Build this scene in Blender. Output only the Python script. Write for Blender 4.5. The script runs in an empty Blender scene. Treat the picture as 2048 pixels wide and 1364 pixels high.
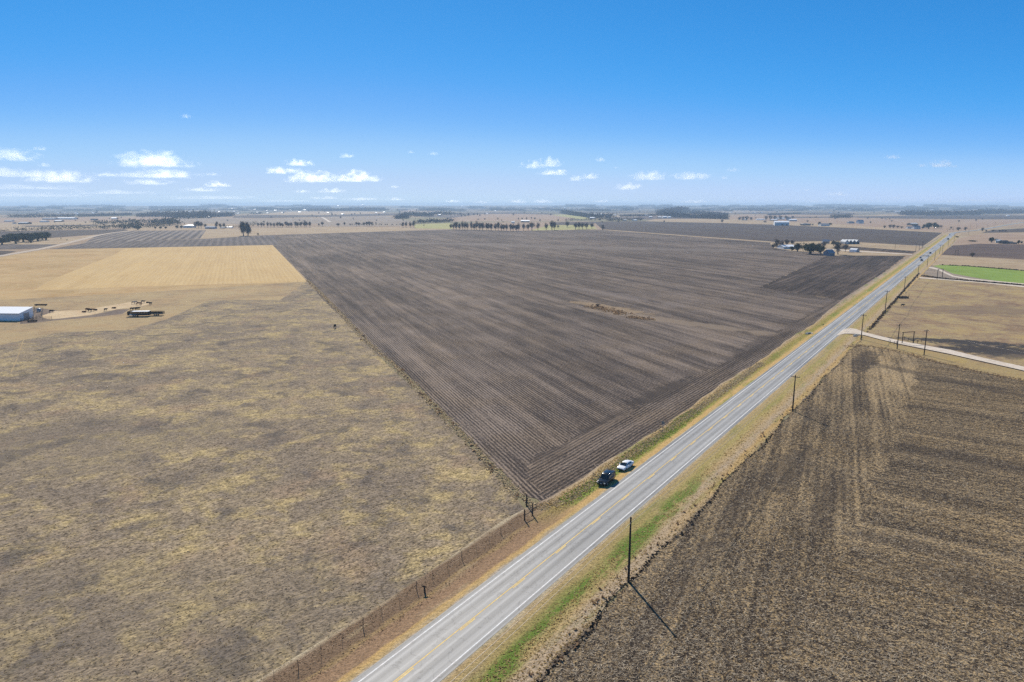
import bpy, bmesh, math, random
import numpy as np
from mathutils import Vector, Matrix, noise as mnoise

R = math.radians
random.seed(11)
rng = np.random.default_rng(7)
C = bpy.context.scene.collection
SC = bpy.context.scene

# ------------------------------------------------------------------ camera
H, FPX, CX, CY, HY = 55.0, 1365.0, 1024.0, 682.0, 409.0
PITCH = math.atan((CY - HY) / FPX)
cam_d = bpy.data.cameras.new("camera")
cam_d.sensor_width = 36.0
cam_d.lens = 36.0 * FPX / 2048.0
cam_d.clip_start = 0.5
cam_d.clip_end = 200000.0
cam = bpy.data.objects.new("camera", cam_d)
C.objects.link(cam)
cam.location = (0, 0, H)
cam.rotation_euler = (R(90) - PITCH, 0, 0)
SC.camera = cam

# ------------------------------------------------------------------ world, sun, exposure
SUN_AZ, SUN_EL = R(-16.3), R(36.3)          # clockwise from +Y
w = bpy.data.worlds.new("World")
SC.world = w
w.use_nodes = True
nt = w.node_tree
nt.nodes.clear()
sky = nt.nodes.new("ShaderNodeTexSky")
sky.sky_type = 'NISHITA'
sky.sun_disc = False
sky.sun_elevation = SUN_EL
sky.sun_rotation = SUN_AZ
sky.altitude = 3000
sky.air_density = 0.5
sky.dust_density = 0.3
sky.ozone_density = 8.0
# grade of the clear winter sky: each channel keeps its own response curve, as the picture's camera had
pre = nt.nodes.new("ShaderNodeVectorMath"); pre.operation = 'SCALE'; pre.inputs['Scale'].default_value = 0.08
cur = nt.nodes.new("ShaderNodeRGBCurve")
for ch, pts in enumerate((((0, .008), (.066, .042), (.105, .118), (.170, .275), (.26, .375), (.395, .425), (1, .62)),
                          ((0, .03), (.144, .236), (.230, .332), (.36, .47), (.50, .51), (.64, .552), (1, .70)),
                          ((0, .05), (.20, .38), (.368, .592), (.55, .695), (.76, .718), (.93, .706), (1, .70)))):
    c_ = cur.mapping.curves[ch]
    while len(c_.points) < len(pts): c_.points.new(0.5, 0.5)
    for p_, (x_, y_) in zip(c_.points, pts): p_.location = (x_, y_)
cur.mapping.update()
post = nt.nodes.new("ShaderNodeVectorMath"); post.operation = 'SCALE'; post.inputs['Scale'].default_value = 10.0
nt.links.new(sky.outputs[0], pre.inputs[0]); nt.links.new(pre.outputs[0], cur.inputs['Color']); nt.links.new(cur.outputs[0], post.inputs[0])
bg = nt.nodes.new("ShaderNodeBackground")
bg.inputs[1].default_value = 0.1
wo = nt.nodes.new("ShaderNodeOutputWorld")
nt.links.new(post.outputs[0], bg.inputs[0])
nt.links.new(bg.outputs[0], wo.inputs[0])
sd = bpy.data.lights.new("sun", 'SUN')
sd.energy = 4.6
sd.angle = R(0.5)
sd.color = (1.0, 0.92, 0.80)
sun = bpy.data.objects.new("sun", sd)
C.objects.link(sun)
sdir = Vector((math.sin(SUN_AZ) * math.cos(SUN_EL), math.cos(SUN_AZ) * math.cos(SUN_EL), math.sin(SUN_EL)))
sun.rotation_euler = sdir.to_track_quat('Z', 'Y').to_euler()
sun.location = (-60, 200, 150)
vs = SC.view_settings
vs.view_transform = 'Standard'
vs.look = 'None'
vs.gamma = 1.0
vs.exposure = 0.45
SC.cycles.use_denoising = False
SC.cycles.max_bounces = 5
SC.cycles.volume_bounces = 2
SC.cycles.transparent_max_bounces = 16


# ------------------------------------------------------------------ helpers
def at(x, y, z=0.0):
    """ground point seen at pixel (x, y) of the 2048 px wide photograph"""
    dx, dy, dz = (x - CX) / FPX, 1.0, -(y - CY) / FPX
    c, s = math.cos(PITCH), math.sin(PITCH)
    Y, Z = dy * c + dz * s, -dy * s + dz * c
    t = (z - H) / Z
    return Vector((dx * t, Y * t, z))


def ppm(p):
    """photo pixels per metre at a ground point"""
    return FPX / (p.y * math.cos(PITCH) + H * math.sin(PITCH))


RD = Vector((0.5655404, 0.8247206, 0))       # road direction
RN = Vector((RD.y, -RD.x, 0))                # to the right of the road
RO = at(795, 1364)
RDEG = math.degrees(math.atan2(RD.x, RD.y))


def rd(d, n, z=0.0):
    p = RO + RD * d + RN * n
    return Vector((p.x, p.y, z))


def rdn(p):
    q = Vector((p.x, p.y, 0)) - RO
    return q.dot(RD), q.dot(RN)


def tag(o, label=None, cat=None, group=None, kind=None):
    if label: o['label'] = label
    if cat: o['category'] = cat
    if group: o['group'] = group
    if kind: o['kind'] = kind
    return o


def empty(name, loc, rz=0, label=None, cat=None, group=None):
    o = bpy.data.objects.new(name, None)
    o.empty_display_size = 0.5
    C.objects.link(o)
    o.location = loc
    o.rotation_euler = (0, 0, rz)
    return tag(o, label, cat, group)


def link_mesh(name, me, mat=None, parent=None):
    o = bpy.data.objects.new(name, me)
    C.objects.link(o)
    if mat and not me.materials:
        me.materials.append(mat)
    if parent: o.parent = parent
    return o


class MB:
    """collects shapes, build() links them as one mesh object"""
    def __init__(s):
        s.v = []; s.f = []; s.smooth = []

    def add(s, vs, fs, smooth=False):
        k = len(s.v)
        s.v += [tuple(v) for v in vs]
        s.f += [tuple(i + k for i in f) for f in fs]
        s.smooth += [smooth] * len(fs)

    def box(s, c, size, rot=None, taper=1.0):
        x, y, z = (a / 2 for a in size)
        pts = [Vector((sx * x * (taper if sz > 0 else 1), sy * y * (taper if sz > 0 else 1), sz * z)) for sz in (-1, 1) for sy in (-1, 1) for sx in (-1, 1)]
        if rot: pts = [rot @ p for p in pts]
        c = Vector(c)
        s.add([c + p for p in pts], [(0, 2, 3, 1), (4, 5, 7, 6), (0, 1, 5, 4), (2, 6, 7, 3), (0, 4, 6, 2), (1, 3, 7, 5)])

    def tube(s, pts, radii, n=8, caps=True, smooth=True):
        pts = [Vector(p) for p in pts]
        vs, fs = [], []
        for i, p in enumerate(pts):
            d = (pts[min(i + 1, len(pts) - 1)] - pts[max(i - 1, 0)]).normalized()
            a = d.orthogonal().normalized() if abs(d.z) > 0.99 or True else None
            b = d.cross(a)
            r = radii[i] if hasattr(radii, '__len__') else radii
            for k in range(n):
                t = 2 * math.pi * k / n
                vs.append(p + a * math.cos(t) * r + b * math.sin(t) * r)
        # keep the ring orientation consistent
        for i in range(1, len(pts)):
            base = vs[(i - 1) * n]
            best = min(range(n), key=lambda k: (vs[i * n + k] - base).length)
            ring = vs[i * n:(i + 1) * n]
            vs[i * n:(i + 1) * n] = ring[best:] + ring[:best]
        for i in range(len(pts) - 1):
            for k in range(n):
                k2 = (k + 1) % n
                fs.append((i * n + k, i * n + k2, (i + 1) * n + k2, (i + 1) * n + k))
        s.add(vs, fs, smooth)
        if caps:
            s.add(vs[:n], [tuple(range(n))[::-1]])
            s.add(vs[-n:], [tuple(range(n))])

    def quad(s, a, b, c, d):
        s.add([a, b, c, d], [(0, 1, 2, 3)])

    def prism(s, poly, y0, y1):
        """polygon in the xz plane pushed from y0 to y1"""
        n = len(poly)
        vs = [(x, y0, z) for x, z in poly] + [(x, y1, z) for x, z in poly]
        fs = [tuple(range(n)), tuple(range(n, 2 * n))[::-1]] + [(i + n, (i + 1) % n + n, (i + 1) % n, i) for i in range(n)]
        s.add(vs, fs)

    def mesh(s, name):
        me = bpy.data.meshes.new(name)
        me.from_pydata(s.v, [], s.f)
        me.polygons.foreach_set('use_smooth', s.smooth)
        me.update()
        return me

    def build(s, name, mat, parent=None):
        return link_mesh(name, s.mesh(name), mat, parent)


def copy_tree(o, parent=None):
    c = o.copy()
    C.objects.link(c)
    c.parent = parent
    for ch in list(o.children):
        copy_tree(ch, c)
    return c


# ------------------------------------------------------------------ material helpers
class N:
    def __init__(s, mat):
        s.t = mat.node_tree
        s.pos = None

    def node(s, kind, **kw):
        n = s.t.nodes.new(kind)
        for k, v in kw.items(): setattr(n, k, v)
        return n

    def put(s, sock, v):
        if isinstance(v, (int, float)):
            sock.default_value = v
        elif isinstance(v, (tuple, list)):
            sock.default_value = (tuple(v) + (1,)) if len(v) == 3 and len(sock.default_value) == 4 else v
        else:
            s.t.links.new(v, sock)

    def coords(s):
        if s.pos is None:
            s.pos = s.node("ShaderNodeTexCoord").outputs['Object']
        return s.pos

    def rot(s, deg, scale=(1, 1, 1), origin=(0, 0), vec=None):
        """x' = along compass direction deg, y' = to its left; scaled"""
        a = s.node("ShaderNodeVectorMath", operation='SUBTRACT')
        s.put(a.inputs[0], vec or s.coords()); a.inputs[1].default_value = (origin[0], origin[1], 0)
        r = s.node("ShaderNodeVectorRotate", rotation_type='Z_AXIS')
        s.t.links.new(a.outputs[0], r.inputs['Vector'])
        r.inputs['Angle'].default_value = R(deg - 90)
        m = s.node("ShaderNodeVectorMath", operation='MULTIPLY')
        s.t.links.new(r.outputs[0], m.inputs[0]); m.inputs[1].default_value = scale
        return m.outputs[0]

    def sep(s, vec):
        n = s.node("ShaderNodeSeparateXYZ"); s.t.links.new(vec, n.inputs[0])
        return n.outputs

    def noise(s, scale, detail=2.0, rough=0.5, vec=None, dist=0.0, lac=2.0):
        n = s.node("ShaderNodeTexNoise")
        s.put(n.inputs['Vector'], vec or s.coords())
        n.inputs['Scale'].default_value = scale
        n.inputs['Detail'].default_value = detail
        n.inputs['Roughness'].default_value = rough
        n.inputs['Distortion'].default_value = dist
        n.inputs['Lacunarity'].default_value = lac
        return n.outputs[0]

    def math(s, op, a, b=None, c=None, clamp=False):
        n = s.node("ShaderNodeMath", operation=op, use_clamp=clamp)
        s.put(n.inputs[0], a)
        if b is not None: s.put(n.inputs[1], b)
        if c is not None: s.put(n.inputs[2], c)
        return n.outputs[0]

    def step(s, v, lo, hi, a=0.0, b=1.0):
        n = s.node("ShaderNodeMapRange", interpolation_type='SMOOTHSTEP')
        s.put(n.inputs[0], v)
        for i, x in enumerate((lo, hi, a, b)): s.put(n.inputs[i + 1], x)
        return n.outputs[0]

    def mix(s, f, a, b, mode='MIX'):
        n = s.node("ShaderNodeMix", data_type='RGBA', blend_type=mode)
        s.put(n.inputs[0], f); s.put(n.inputs[6], a); s.put(n.inputs[7], b)
        return n.outputs[2]

    def ramp(s, v, stops, interp='LINEAR'):
        n = s.node("ShaderNodeValToRGB")
        cr = n.color_ramp
        cr.interpolation = interp
        while len(cr.elements) > 1: cr.elements.remove(cr.elements[-1])
        for i, (p, c) in enumerate(stops):
            e = cr.elements[0] if i == 0 else cr.elements.new(p)
            e.position = p
            e.color = tuple(c) + (1,) if len(c) == 3 else c
        s.put(n.inputs[0], v)
        return n.outputs[0]

    def scalec(s, col, f):
        n = s.node("ShaderNodeVectorMath", operation='SCALE')
        s.put(n.inputs[0], col); s.put(n.inputs['Scale'], f)
        return n.outputs[0]

    def out(s, col, rough=0.95, height=None, bump=0.3, spec=0.15, metal=0.0, normal=None):
        b = s.node("ShaderNodeBsdfPrincipled")
        s.put(b.inputs['Base Color'], col)
        s.put(b.inputs['Roughness'], rough)
        b.inputs['Specular IOR Level'].default_value = spec
        b.inputs['Metallic'].default_value = metal
        if height is not None:
            bp = s.node("ShaderNodeBump")
            bp.inputs['Strength'].default_value = 1.0
            bp.inputs['Distance'].default_value = bump
            s.put(bp.inputs['Height'], height)
            s.t.links.new(bp.outputs[0], b.inputs['Normal'])
        o = s.node("ShaderNodeOutputMaterial")
        s.t.links.new(b.outputs[0], o.inputs[0])
        return b


def new_mat(name):
    m = bpy.data.materials.new(name)
    m.use_nodes = True
    m.node_tree.nodes.clear()
    return m, N(m)


def plain(name, col, rough=0.6, spec=0.4, metal=0.0, var=0.12, scale=2.0):
    m, n = new_mat(name)
    f = n.noise(scale, 4, 0.6)
    c = n.mix(f, tuple(x * (1 - var) for x in col), tuple(min(1, x * (1 + var)) for x in col))
    n.out(c, rough, None, spec=spec, metal=metal)
    return m


def patches(n, col, plist):
    """stains with a shape of their own: (centre, rx along, ry across, compass deg, colour, amount, wobble scale)"""
    for (p, rx, ry, deg, c, amt, wob) in plist:
        v = n.rot(deg, (1 / rx, 1 / ry, 0), (p.x, p.y))
        ln = n.node("ShaderNodeVectorMath", operation='LENGTH')
        n.t.links.new(v, ln.inputs[0])
        wv = n.noise(wob, 4, 0.65)
        d = n.math('ADD', ln.outputs['Value'], n.math('MULTIPLY', n.math('SUBTRACT', wv, 0.5), 2.4))
        f = n.math('MULTIPLY', n.step(d, 1.05, 0.55), amt)
        col = n.mix(f, col, c)
    return col


def field_mat(name, deg, soil, straw, row=0.85, row_amt=0.5, straw_amt=0.5, streak=0.5, speck=0.35, plist=(), bump=0.12, tone=None, seed=0.0, streak_w=7.0, hrow=.7, tram=None):
    """tilled or stubble ground: rows along compass direction deg"""
    m, n = new_mat(name)
    v = n.rot(deg)
    x, y, _ = n.sep(v)
    yy = n.math('MULTIPLY_ADD', n.noise(0.02, 2, 0.5), 1.6, y)
    yy = n.math('MULTIPLY_ADD', n.noise(0.3, 2, 0.6), 0.45, yy)
    ph = n.math('MULTIPLY', yy, 2 * math.pi / row)
    wave = n.math('MULTIPLY_ADD', n.math('SINE', ph), 0.5, 0.5)
    # streaks along the rows: each pass of the implement left its own tone
    st = n.noise(1.0, 3, 0.6, n.rot(deg, (1 / 160.0, 1 / streak_w, 0), (seed, seed)))
    st2 = n.noise(1.0, 2, 0.5, n.rot(deg, (1 / 30.0, 1 / 1.7, 0), (seed * 2, 0)))
    keep = n.step(n.noise(1.0, 2, 0.5, n.rot(deg, (1 / 22.0, 1 / 3.0, 0), (5, seed))), .32, .62, .35, 1.25)
    big = n.noise(0.014, 4, 0.62, n.rot(deg, (0.4, 1, 1)))
    mid = n.noise(0.11, 4, 0.65, n.rot(deg, (0.5, 1, 1)))
    clump = n.noise(1.3, 2, 0.6, n.rot(deg, (0.7, 1, 1)))
    fine = n.noise(3.1, 2, 0.6)
    # amount of straw
    a = n.math('MULTIPLY_ADD', n.math('MULTIPLY', n.math('SUBTRACT', wave, 0.5), keep), row_amt, straw_amt)
    a = n.math('MULTIPLY_ADD', n.math('SUBTRACT', st, 0.5), streak * 2.2, a)
    a = n.math('MULTIPLY_ADD', n.math('SUBTRACT', st2, 0.5), streak * 1.1, a)
    a = n.math('MULTIPLY_ADD', n.math('SUBTRACT', big, 0.5), streak * 2.0, a)
    a = n.math('MULTIPLY_ADD', n.math('SUBTRACT', mid, 0.5), streak * 1.2, a)
    a = n.math('MULTIPLY_ADD', n.math('SUBTRACT', fine, 0.5), speck * 7.0, a)
    a = n.math('MULTIPLY_ADD', n.math('SUBTRACT', clump, 0.5), speck * 4.0, a)
    if tram:
        per, amt = tram
        fr = n.math('ABSOLUTE', n.math('SUBTRACT', n.math('FRACT', n.math('DIVIDE', yy, per)), 0.5))
        a = n.math('MULTIPLY_ADD', n.step(fr, 0.025, 0.01), amt, a)
        a = n.math('MULTIPLY_ADD', n.step(n.math('ABSOLUTE', n.math('SUBTRACT', fr, .06)), 0.022, 0.008), -amt, a)
    f = n.step(a, 0.0, 1.0)
    col = n.mix(f, soil, straw)
    tn = n.noise(0.05, 3, 0.6)
    col = n.mix(n.math('MULTIPLY', n.step(tn, .42, .62), .35), col, n.mix(1.0, col, (1.0, .92, .74), 'MULTIPLY'))
    col = patches(n, col, plist)
    h = n.math('ADD', n.math('MULTIPLY', wave, hrow), n.math('ADD', n.math('MULTIPLY', clump, 1.4), n.math('MULTIPLY', fine, 0.8)))
    n.out(col, 0.95, h, bump, 0.06)
    return m


def grass_mat(name, cols, scale=0.06, fine_amt=0.5, plist=(), bump=0.2, deg=None, band=None, dark=None):
    """dry grass ground: cols = ramp stops over soft patches"""
    m, n = new_mat(name)
    vec = n.rot(deg, (0.45, 1, 1)) if deg is not None else None
    big = n.noise(scale, 5, 0.66, None, 0.4)
    mid = n.noise(scale * 5, 4, 0.65, vec)
    clump = n.noise(1.1, 3, 0.65, vec)
    fine = n.noise(3.2, 2, 0.65, vec)
    a = n.math('MULTIPLY_ADD', n.math('SUBTRACT', mid, 0.5), 0.75, big)
    a = n.math('MULTIPLY_ADD', n.math('SUBTRACT', clump, 0.5), 0.25, a)
    col = n.ramp(a, cols)
    tn = n.noise(scale * 1.7, 4, 0.6, None, 0.3)
    col = n.mix(n.math('MULTIPLY', n.step(tn, .45, .62), .5), col, n.mix(1.0, col, (1.0, .90, .86), 'MULTIPLY'))
    k = n.math('ADD', n.math('MULTIPLY', n.math('SUBTRACT', clump, 0.5), 1.5), n.math('MULTIPLY', n.math('SUBTRACT', fine, 0.5), 2.4))
    k = n.math('MULTIPLY_ADD', k, fine_amt, 1.0)
    col = n.scalec(col, n.math('MAXIMUM', k, 0.3))
    if dark:
        dn = n.noise(0.5, 4, 0.7, vec)
        dn2 = n.noise(0.045, 3, 0.6)
        f = n.math('MULTIPLY', n.step(dn, 0.54, 0.68), n.step(dn2, 0.44, 0.60))
        col = n.mix(n.math('MULTIPLY', f, 0.55), col, dark)
    col = patches(n, col, plist)
    h = n.math('ADD', clump, n.math('MULTIPLY', fine, 0.6))
    n.out(col, 0.95, h, bump, 0.05)
    return m


def sheet(name, pts, mat, z, kind='structure', pix=True, rag=0.0, step=1.3):
    """one flat sheet of ground from an outline; rag: how ragged (metres) its near edges are"""
    ps = [at(*p) if pix else Vector((p[0], p[1], 0)) for p in pts]
    if rag:
        out = []
        for i, a in enumerate(ps):
            b = ps[(i + 1) % len(ps)]
            out.append(a)
            if (b - a).length < 0.1 or a.y < 30 or a.length > 900: continue
            k = min(160, int((b - a).length / step))
            nn = Vector((b.y - a.y, a.x - b.x, 0)).normalized()
            for j in range(1, k):
                q = a.lerp(b, j / k)
                out.append(q + nn * rag * (mnoise.noise((q.x * .13, q.y * .13, z * 99)) * 1.2 + random.uniform(-.6, .6)))
        ps = out
    bm = bmesh.new()
    vs = [bm.verts.new((p.x, p.y, z)) for p in ps]
    es = [bm.edges.new((vs[i], vs[(i + 1) % len(vs)])) for i in range(len(vs))]
    bmesh.ops.triangle_fill(bm, use_beauty=True, use_dissolve=False, edges=es)
    for f in bm.faces:
        if f.normal.z < 0: f.normal_flip()
    me = bpy.data.meshes.new(name)
    bm.to_mesh(me); bm.free()
    o = link_mesh(name, me, mat)
    o['kind'] = kind
    return o


def inside(poly, X, Y):
    """vectorised point in polygon"""
    r = np.zeros(len(X), bool)
    j = len(poly) - 1
    for i in range(len(poly)):
        xi, yi = poly[i]; xj, yj = poly[j]
        with np.errstate(divide='ignore', invalid='ignore'):
            c = ((yi > Y) != (yj > Y)) & (X < (xj - xi) * (Y - yi) / (yj - yi + 1e-12) + xi)
        r ^= c
        j = i
    return r


def poly_xy(pts):
    return [(at(*p).x, at(*p).y) for p in pts]


def sample_poly(poly, count, near=None, power=0.0):
    """points in an outline, thinning with distance from the origin beyond `near` metres"""
    xs = np.array([p[0] for p in poly]); ys = np.array([p[1] for p in poly])
    X = np.empty(0); Y = np.empty(0)
    tries = 0
    while len(X) < count and tries < 400:
        x = rng.uniform(xs.min(), xs.max(), count * 2); y = rng.uniform(ys.min(), ys.max(), count * 2)
        k = inside(poly, x, y)
        if near:
            d = np.hypot(x, y)
            k &= rng.random(len(x)) < np.minimum(1, (near / d)) ** power
        X = np.append(X, x[k]); Y = np.append(Y, y[k])
        tries += 1
    return X[:count], Y[:count]


def tuft_mat(name, stops, trans=0.35):
    m, n = new_mat(name)
    a = n.node("ShaderNodeAttribute", attribute_name='tint')
    col = n.ramp(a.outputs['Fac'], stops)
    d = n.node("ShaderNodeBsdfDiffuse"); n.put(d.inputs[0], col)
    t = n.node("ShaderNodeBsdfTranslucent"); n.put(t.inputs[0], col)
    mx = n.node("ShaderNodeMixShader"); mx.inputs[0].default_value = trans
    n.t.links.new(d.outputs[0], mx.inputs[1]); n.t.links.new(t.outputs[0], mx.inputs[2])
    o = n.node("ShaderNodeOutputMaterial"); n.t.links.new(mx.outputs[0], o.inputs[0])
    return m


def tufts(name, X, Y, Z, wid, hei, mat, blades=3, spread=0.5, lean=0.5, label=None, tint=None, flat=False):
    """a scatter of grass tufts (or straw lying flat): one uncountable stuff object"""
    n = len(X)
    k = n * blades
    px = np.repeat(X, blades); py = np.repeat(Y, blades); pz = np.repeat(np.broadcast_to(Z, (n,)), blades)
    s = np.repeat(rng.uniform(0.6, 1.35, n), blades)
    W = s * rng.uniform(wid[0], wid[1], k) * 0.5
    Hh = s * rng.uniform(hei[0], hei[1], k)
    a = rng.uniform(0, 2 * np.pi, k)
    px = px + rng.uniform(-spread, spread, k) * W; py = py + rng.uniform(-spread, spread, k) * W
    dx, dy = np.cos(a), np.sin(a)
    lx, ly = -dy * lean * Hh * rng.uniform(-1, 1, k), dx * lean * Hh * rng.uniform(-1, 1, k)
    v = np.empty((k, 4, 3), np.float32)
    if flat:
        t = rng.uniform(0.3, 1, k) * Hh
        v[:, 0] = np.stack([px - dx * W, py - dy * W, pz + 0.01], 1)
        v[:, 1] = np.stack([px + dx * W, py + dy * W, pz + 0.01 + t], 1)
        v[:, 2] = v[:, 1] + np.stack([-dy * W * .3, dx * W * .3, 0 * W], 1)
        v[:, 3] = v[:, 0] + np.stack([-dy * W * .3, dx * W * .3, 0 * W], 1)
    else:
        v[:, 0] = np.stack([px - dx * W, py - dy * W, pz], 1)
        v[:, 1] = np.stack([px + dx * W, py + dy * W, pz], 1)
        v[:, 2] = np.stack([px + dx * W * .45 + lx, py + dy * W * .45 + ly, pz + Hh], 1)
        v[:, 3] = np.stack([px - dx * W * .45 + lx, py - dy * W * .45 + ly, pz + Hh * .85], 1)
    me = bpy.data.meshes.new(name)
    me.vertices.add(k * 4); me.loops.add(k * 4); me.polygons.add(k)
    me.vertices.foreach_set('co', v.reshape(-1))
    me.loops.foreach_set('vertex_index', np.arange(k * 4, dtype=np.int32))
    me.polygons.foreach_set('loop_start', np.arange(0, k * 4, 4, dtype=np.int32))
    me.polygons.foreach_set('loop_total', np.full(k, 4, np.int32))
    at_ = me.attributes.new('tint', 'FLOAT', 'FACE')
    tv = np.repeat(rng.random(n) if tint is None else tint, blades) * 0.8 + rng.random(k) * 0.2
    at_.data.foreach_set('value', tv.astype(np.float32))
    me.update()
    o = link_mesh(name, me, mat)
    o['kind'] = 'stuff'
    if label: o['label'] = label
    return o


# ================================================================== THE LAND
def hill(x, y):
    r = math.hypot(x, y)
    if r < 7800: return 0.0
    az = math.degrees(math.atan2(x, y))
    amp = 24 + 10 * math.cos(R((az + 2) * 2.2)) + 12 * mnoise.noise((az * 0.09, r * 0.0004, 3.1))
    t = min(1, (r - 7800) / 6500)
    return max(0, amp) * t * t * (3 - 2 * t)


def build_ground():
    rings = [0, 60, 150, 300, 600, 1000, 1600, 2400, 3400, 4600, 6000, 7800] + [7800 + 350 * i for i in range(1, 24)]
    seg = 180
    vs, fs = [(0, 0, -0.06)], []
    for r in rings[1:]:
        for k in range(seg):
            a = 2 * math.pi * k / seg
            x, y = r * math.sin(a), r * math.cos(a)
            vs.append((x, y, hill(x, y) - 0.06))
    for k in range(seg):
        fs.append((0, 1 + (k + 1) % seg, 1 + k))
    for i in range(len(rings) - 2):
        for k in range(seg):
            a, b = 1 + i * seg + k, 1 + i * seg + (k + 1) % seg
            fs.append((a, b, b + seg, a + seg))
    me = bpy.data.meshes.new('ground')
    me.from_pydata(vs, [], fs)
    m, n = new_mat('prairie')
    # patchwork of far fields: long cells, each with its own tone
    vo = n.node("ShaderNodeTexVoronoi", feature='F1', distance='CHEBYCHEV')
    n.put(vo.inputs['Vector'], n.rot(RDEG - 55, (1 / 900.0, 1 / 420.0, 0)))
    vo.inputs['Scale'].default_value = 1.0
    hue = n.sep(vo.outputs['Color'])[0]
    col = n.ramp(hue, [(0.0, (.34, .25, .155)), (.28, (.30, .215, .14)), (.42, (.12, .095, .085)), (.52, (.36, .28, .18)), (.68, (.22, .19, .11)), (.8, (.33, .235, .155)), (.92, (.16, .12, .10))], 'CONSTANT')
    big = n.noise(0.002, 5, 0.65)
    mid = n.noise(0.02, 5, 0.65)
    col = n.scalec(col, n.math('MULTIPLY_ADD', mid, 0.7, n.math('MULTIPLY_ADD', big, 0.5, 0.4)))
    # far scrub woods
    r = n.node("ShaderNodeVectorMath", operation='LENGTH'); n.put(r.inputs[0], n.coords())
    sc = n.noise(0.0035, 5, 0.7)
    f = n.math('MULTIPLY', n.step(sc, 0.40, 0.56), n.step(r.outputs['Value'], 3200, 5200))
    col = n.mix(n.math('MULTIPLY', f, 0.85), col, (.055, .068, .050))
    n.out(col, 0.95, None, spec=0.05)
    o = link_mesh('ground', me, m)
    o['kind'] = 'structure'


build_ground()

ROWD = 158.2     # compass heading of the rows in the large field (and -21.8)
Z1, Z2, Z3, Z4 = 0.0, 0.004, 0.008, 0.012

# ---- materials of the fields
TAN = (.34, .255, .15)


def pasture_mat():
    """grazed winter grass: grey-brown sward, straw-olive patches, slate coloured bare spots, russet flushes"""
    m, n = new_mat('pasture_grass')
    vec = n.rot(50, (0.62, 1, 1))
    tone = n.noise(0.035, 4, 0.6)
    y1 = n.noise(0.10, 4, 0.68, None, 0.5)
    y2 = n.noise(0.32, 3, 0.65)
    d1 = n.noise(0.085, 4, 0.7, n.rot(20, (1, 1, 1), (400, 90)), 0.4)
    r1 = n.noise(0.06, 3, 0.6, n.rot(0, (1, 1, 1), (-300, 777)))
    c1 = n.noise(0.8, 3, 0.65, vec)
    f1 = n.noise(2.6, 2, 0.65, vec)
    col = n.mix(n.step(tone, .38, .62), (.19, .149, .108), (.26, .20, .13))
    yv = n.math('MULTIPLY_ADD', n.math('SUBTRACT', y2, .5), .5, n.math('MULTIPLY_ADD', n.math('SUBTRACT', tone, .5), .35, y1))
    col = n.mix(n.math('MULTIPLY', n.step(yv, .43, .72), .82), col, (.385, .292, .135))
    dv = n.math('MULTIPLY_ADD', n.math('SUBTRACT', c1, .5), .35, d1)
    col = n.mix(n.math('MULTIPLY', n.step(dv, .52, .66), .75), col, (.085, .073, .066))
    col = n.mix(n.math('MULTIPLY', n.step(r1, .55, .68), .35), col, (.30, .20, .125))
    k = n.math('ADD', n.math('MULTIPLY', n.math('SUBTRACT', c1, 0.5), 2.9), n.math('MULTIPLY', n.math('SUBTRACT', f1, 0.5), 4.2))
    col = n.scalec(col, n.math('MINIMUM', n.math('MAXIMUM', n.math('MULTIPLY_ADD', k, 0.8, 1.08), 0.22), 1.9))
    col = patches(n, col, [(at(250, 1250), 55, 22, 90, (.155, .128, .10), .3, .06), (at(60, 900), 50, 22, 70, (.165, .135, .105), .35, .06)])
    n.out(col, 0.95, n.math('ADD', c1, n.math('MULTIPLY', f1, 0.6)), 0.2, 0.05)
    return m


M_pasture = pasture_mat()
M_pasture_far = grass_mat('pasture_grass_upper', [(.3, (.27, .20, .12)), (.45, (.34, .25, .14)), (.55, (.38, .28, .15)), (.7, (.40, .30, .16))], 0.03, 0.35, bump=0.12)
M_hay = field_mat('hay_stubble', ROWD, (.42, .285, .13), (.57, .41, .195), row=3.2, row_amt=0.22, straw_amt=0.55, streak=0.35, speck=0.2, bump=0.05)
M_hay_brown = grass_mat('hay_brown', [(.3, (.35, .235, .105)), (.5, (.43, .30, .145)), (.7, (.49, .345, .17))], 0.02, 0.3, bump=0.08)
p1 = at(1215, 615); p2 = at(1330, 640); p3 = at(1560, 600)
HPL = [(at(1110, 905), 9, 3.0, RDEG, (.05, .039, .034), .6, .3), (at(1215, 846), 20, 3.2, RDEG, (.052, .041, .035), .6, .25), (at(1330, 782), 26, 4.5, RDEG + 4, (.05, .04, .035), .65, .2), (at(1500, 697), 40, 4.5, RDEG, (.055, .043, .037), .5, .15), (at(1180, 870), 26, 1.6, RDEG, (.22, .165, .12), .45, .3)]
M_main = field_mat('tilled_rows', ROWD, (.043, .034, .031), (.285, .222, .175), row=0.92, row_amt=0.60, straw_amt=0.36, streak=0.58, speck=0.26, bump=0.15,
                   plist=[(p1, 34, 8, 145, (.30, .215, .13), .8, 0.12), (p2, 75, 7, 135, (.25, .19, .135), .7, 0.1), (at(1230, 590), 60, 9, 150, (.19, .155, .135), .5, 0.06),
                          (at(1180, 495), 260, 40, 110, (.20, .165, .14), .55, 0.02), (at(900, 487), 160, 22, 100, (.21, .175, .15), .5, 0.03)] + HPL + [(at(640, 520), 60, 14, ROWD, (.05, .04, .036), .4, .05)])
M_head = field_mat('tilled_headland', RDEG + 1, (.041, .032, .028), (.26, .20, .155), row=0.95, row_amt=0.34, straw_amt=0.37, streak=0.45, speck=0.24, bump=0.18, seed=40.0, streak_w=4.0, plist=HPL)
M_dark = field_mat('dark_tilled', RDEG, (.034, .026, .022), (.145, .108, .085), row=3.4, row_amt=0.16, straw_amt=0.34, streak=0.75, speck=0.24, bump=0.12, seed=90.0, streak_w=4.5)
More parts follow.
